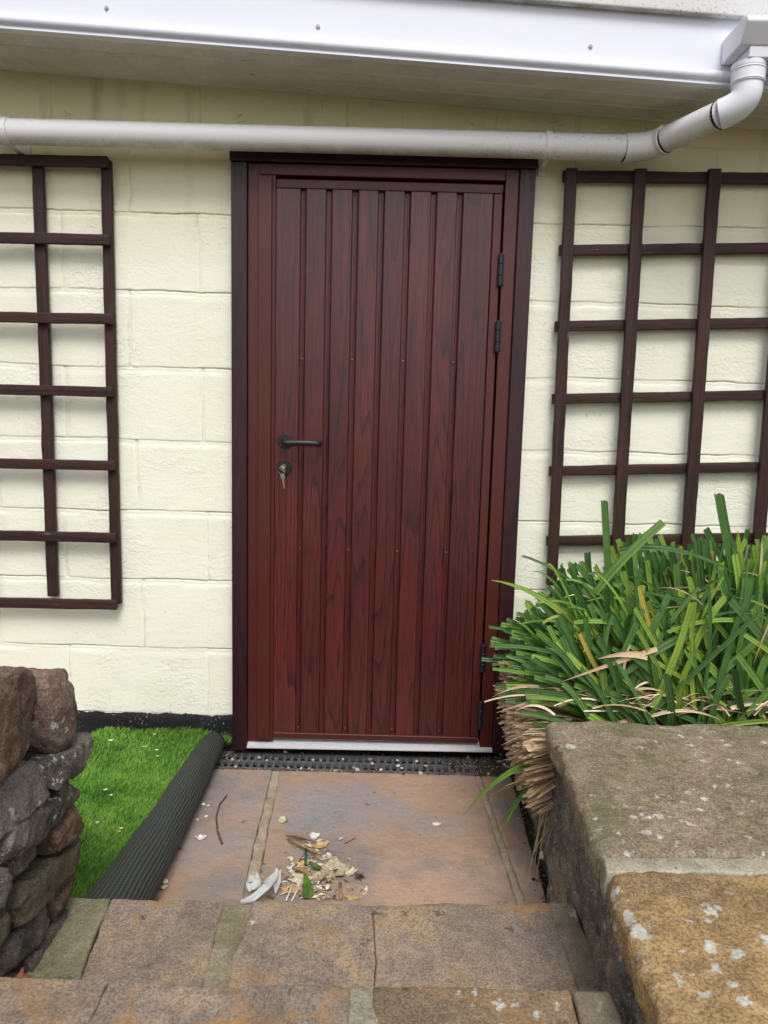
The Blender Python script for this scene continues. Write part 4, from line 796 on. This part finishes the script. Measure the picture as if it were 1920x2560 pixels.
for (u,v,rx,ry,rot,mat,lab,nm) in [
 (610,1773,.011,.013,.4,CREAM,'cream flake lying alone near the left paving joint, furthest from the litter heap','flake'),
 (943,1781,.011,.007,.1,WHITE,'cream flake lying alone on the right half of the middle paving slab','flake'),
 (434,1811,.013,.009,.2,WHITE,'round white crumb on the left paving slab beside the bent twig','flake'),
 (680,1808,.014,.013,.9,WHITE,'white curled flake at the top of the litter heap','flake'),
 (665,1822,.010,.014,.2,CREAM,'small cream flake touching the topmost white flake of the heap','flake'),
 (692,1828,.021,.014,.4,YEL,'yellowed flake under the white one at the top of the heap','flake'),
 (697,1853,.024,.012,.1,CREAM,'ragged cream flake in two lobes above the large speckled flake','flake'),
 (722,1884,.033,.034,.3,TAN,'largest flake of the litter heap, speckled tan','flake'),
 (757,1887,.014,.013,.7,CREAM,'cream flake beside the black feather right of the heap','flake'),
 (688,1896,.017,.010,.1,TAN,'tan flake left of the largest speckled flake','flake'),
 (650,1900,.026,.018,.2,CREAM,'broad cream flake left of the green leaf in the heap','flake'),
 (694,1921,.020,.009,-.1,WHITE,'white flake low in the heap near the step edge','flake'),
 (760,1941,.016,.007,0.,YEL,'small yellowish flake against the step right of the heap','flake'),
 (668,1925,.022,.014,-.2,TAN,'greenish tan flake under the green leaf against the step','flake'),
 (634,1878,.016,.012,.8,WHITE,'crumpled white flake touching the plastic strip','flake'),
 (654,1868,.018,.010,.3,YEL,'yellow flake among the twigs in the middle of the heap','flake'),
 (628,1926,.020,.013,.1,YEL,'orange tan curled flake beneath the plastic strip','flake')]:
    flake(nm,mat,G(u,v),rx,ry,rot,lab,'debris','dried flakes littering the patio',int(u*7+v),.22,th=.0015)
mb=MB(); strip(mb,G(664,1938,.010),G(668,1910,.022),G(656,1884,.020),.026,(.2,-.6,.7),.5,12,.9,.35,False,.3); tag(mb.build('leaf',GREENF,smooth=True,loc=tuple(G(664,1938))),'green pointed leaf standing in the litter heap','leaf')
mb=MB()
for i in range(230):
    p=G(R.gauss(672,40),R.gauss(1896,30)); p[1]=max(p[1],-.735); a_=R.random()*6.3; L=R.uniform(.003,.013); q_=np.array([math.cos(a_),math.sin(a_),0])*L; w_=np.array([-math.sin(a_),math.cos(a_),0])*L*R.uniform(.12,.5); h_=R.uniform(.001,.008)
    mb.add([p-q_+[0,0,h_],p-w_+[0,0,h_+.002],p+q_+[0,0,h_],p+w_+[0,0,h_+.001]],[(0,1,2,3)],R.random())
tag(mb.build('fragments',m_var('litter_fragments',[(0,(.06,.035,.02)),(.35,(.22,.12,.06)),(.6,(.50,.36,.18)),(.8,(.70,.60,.40)),(1,(.78,.75,.66))],.8)),'small broken bits of bark and dry leaf around the litter heap','litter',kind='stuff')
o=flake('leaf',GREENF,G(683,1879),.006,.017,.8,'narrow green curled leaf left of the large speckled flake','leaf',None,6,.2,.006)
def twig(name,mat,pts,r,lab,cat='twig',group=None):
    mb=MB(); mb.tube(pts,r,8); return tag(mb.build(name,mat,smooth=True,loc=tuple(pts[0])),lab,cat,group)
def gp(*uv,z=.004): return [G(u,v,z) for u,v in uv]
twig('twig',TWIG,gp((490,1718),(474,1738),(467,1765),(470,1795),(480,1822)),[.0018,.002,.0022,.0024,.0034],'bent brown twig on the paving beside the rolled mat')
twig('twig',STRAW,gp((622,1813),(655,1828),(695,1846),z=.014),.0032,'straight light brown stick across the top of the heap')
twig('twig',TWIG,gp((617,1805),(640,1808),(685,1820),z=.013),[.0012,.0035,.0008],'dark brown pointed leaf sheath above the light stick')
twig('twig',m_plain('green_painted_stick',(.03,.12,.06),.5),gp((661,1832),(660,1868),z=.007),.0036,'short dark green stick standing out of the heap')
twig('twig',TWIG,gp((655,1850),(637,1872),z=.006),[.0016,.0026],'short dark twig left of the green stick')
twig('twig',STRAW,gp((632,1874),(655,1880),(672,1890),z=.008),[.0045,.0055,.003],'split straw coloured bark strip in the middle of the heap')
twig('twig',STRAW,gp((655,1910),(668,1924),(682,1937),z=.006),[.003,.0045,.003],'orange brown split stem low in the heap')
twig('twig',STRAW,gp((735,1908),(737,1943),z=.004),.0038,'short upright straw piece right of the heap by the step')
twig('twig',m_plain('grey_twig',(.13,.13,.14),.7),gp((702,1898),(675,1912),z=.006),.0024,'grey twig below the large speckled flake')
twig('twig',m_plain('slate_grey_twig',(.10,.11,.13),.7),gp((660,1889),(661,1915),z=.008),.0026,'slate grey stub right of the green leaf')
twig('twig',TWIG,gp((768,1810),(745,1822),z=.003),[.0007,.0014],'tiny dark twig right of the top of the heap')
twig('stalk',WHITE,gp((635,1905),(618,1945),z=.008),.0016,'left of two thin white stalks in the heap','stalk'); twig('stalk',WHITE,gp((650,1908),(630,1946),z=.008),.0016,'right of two thin white stalks in the heap','stalk')
flake('flake',WHITE,G(789,1926),.0035,.015,-.25,'thin white sliver lying alone right of the heap','debris','dried flakes littering the patio',31,.1)
mb=MB(); c=G(774,1894); rf=random.Random(3)
for i in range(60):
    a=rf.gauss(-.9,.9); L=rf.uniform(.006,.018); p0=c+[rf.gauss(0,.003),rf.gauss(0,.004),.002]; mb.tube([p0,p0+[math.cos(a)*L,math.sin(a)*L*.9,rf.uniform(0,.006)]],[.0006,.0002],4)
tag(mb.build('feather',SEAL,loc=tuple(c)),'small fluffy black feather right of the litter heap','feather')
# torn plastic strip draped on the heap and step edge
def ribbon(pts,wds,name):
    P=np.array(pts); n_=len(P); t=np.linspace(0,n_-1,n_*6); V=[]
    for q in t:
        i=int(min(q,n_-2)); f=q-i; f=f*f*(3-2*f)*.4+f*.6; p=P[i]*(1-f)+P[i+1]*f; wd=wds[i]*(1-f)+wds[i+1]*f; tg=P[i+1]-P[i]; tg/=np.linalg.norm(tg)+1e-9; s=np.cross(tg,(0,-.6,.8)); s/=np.linalg.norm(s)+1e-9
        for k in range(7):
            u_=(k/6-.5); V.append(p+s*wd*u_*2+np.array([0,0,.004*math.sin(u_*7+q*2.1)+.003*math.cos(q*3)]))
    m=len(t); return np.array(V),[(i*7+k,i*7+k+1,(i+1)*7+k+1,(i+1)*7+k) for i in range(m-1) for k in range(6)]
ps=empty('plastic_strip',tuple(G(590,1900)),'torn translucent white plastic strip draped over the left of the litter heap','plastic strip')
mb=MB()
for pts,wds in (([G(545,1892,.03),G(548,1902,.035),G(540,1926,.02)],[.012,.019,.008]),([G(520,1952,.012),G(548,1932,.03),G(577,1918,.040),G(590,1895,.042),G(600,1880,.045)],[.003,.009,.010,.011,.006]),([G(600,1880,.045),G(598,1900,.03),G(596,1930,.010)],[.007,.010,.003])):
    V,F=ribbon(pts,wds,''); mb.add(V,F)
o=mb.build('strip',PLAST,ps,smooth=True); s_=o.modifiers.new('s','SOLIDIFY'); s_.thickness=.0006
for i,(u,v) in enumerate(((240,1600),(333,1587),(312,1613),(339,1620),(341,1634),(240,1718),(262,1790),(258,1797),(210,1777),(420,1655),(297,1836),(228,1706))):
    p=at(u,v,2,.03); z=float(mat_z(np.array([p[0]]),np.array([p[1]]))[0])+.018; p=at(u,v,2,z); p[1]=min(p[1],-.03)
    flake('petal',[WHITE,YEL,CREAM][i%3],p,random.uniform(.0035,.0085),random.uniform(.0025,.0045),random.uniform(-.6,.6),'small dry cream petal lying on the green artificial grass','petal','petals on the artificial grass',i+70,.2,th=.0008)
for i,(u,v) in enumerate(((450,1741),(445,1764),(427,1771),(440,1738),(354,1918),(357,1905))):
    p=at(u,v,2,.075 if i<4 else .004); flake('petal',[CREAM,WHITE][i%2],p,.004+.004*(i>3),.003+.003*(i>3),i,'small pale petal beside or on the black rolled edge of the mat','petal','petals at the rolled edge',i+90,.2,th=.0008)
# scattered crumbs on the paving and steps
mb=MB()
for i in range(420):
    if i<300: x,y,z=random.uniform(-.45,.40),random.uniform(-.93,-.13),.0012
    elif i<370: x,y,z=random.uniform(-.5,.36),random.uniform(-1.32,-.98),.162
    else: x,y,z=random.gauss(-.15,.06),random.gauss(-.66,.06),.002
    r=random.uniform(.0006,.0017); V=np.array([(1,0,0),(-1,0,0),(0,1,0),(0,-1,0),(0,0,.7),(0,0,-.7)])*r; mb.add(V+[x,y,z],[(0,2,4),(2,1,4),(1,3,4),(3,0,4),(2,0,5),(1,2,5),(3,1,5),(0,3,5)],random.random())
tag(mb.build('crumbs',m_var('mixed_crumbs',[(0,(.04,.03,.02)),(.4,(.12,.08,.05)),(.6,(.55,.5,.4)),(1,(.75,.72,.64))],.8)),'tiny pale and dark crumbs scattered over the paving and steps','crumbs',kind='stuff')
mb=MB(); c=np.array(at(1172,1847,2,.02)); mb.tube([(c[0]+.02*t,c[1],c[2]) for t in (-.4,-.3,0,.4,.6)],[.005,.0095,.0115,.0115,.009],16); tag(mb.build('snail_shell',WHITE,smooth=True,loc=tuple(c)),'small round white snail shell tucked at the foot of the retaining wall','shell')
flake('leaf',m_plain('orange_brown_leaf',(.35,.12,.05),.6),np.array([-.583,-1.19,.168]),.010,.018,.5,'orange brown dead leaf on the step at the foot of the stone wall','leaf',None,8,.3)
for o in ALL:
    if '_L' in o: del o['_L']
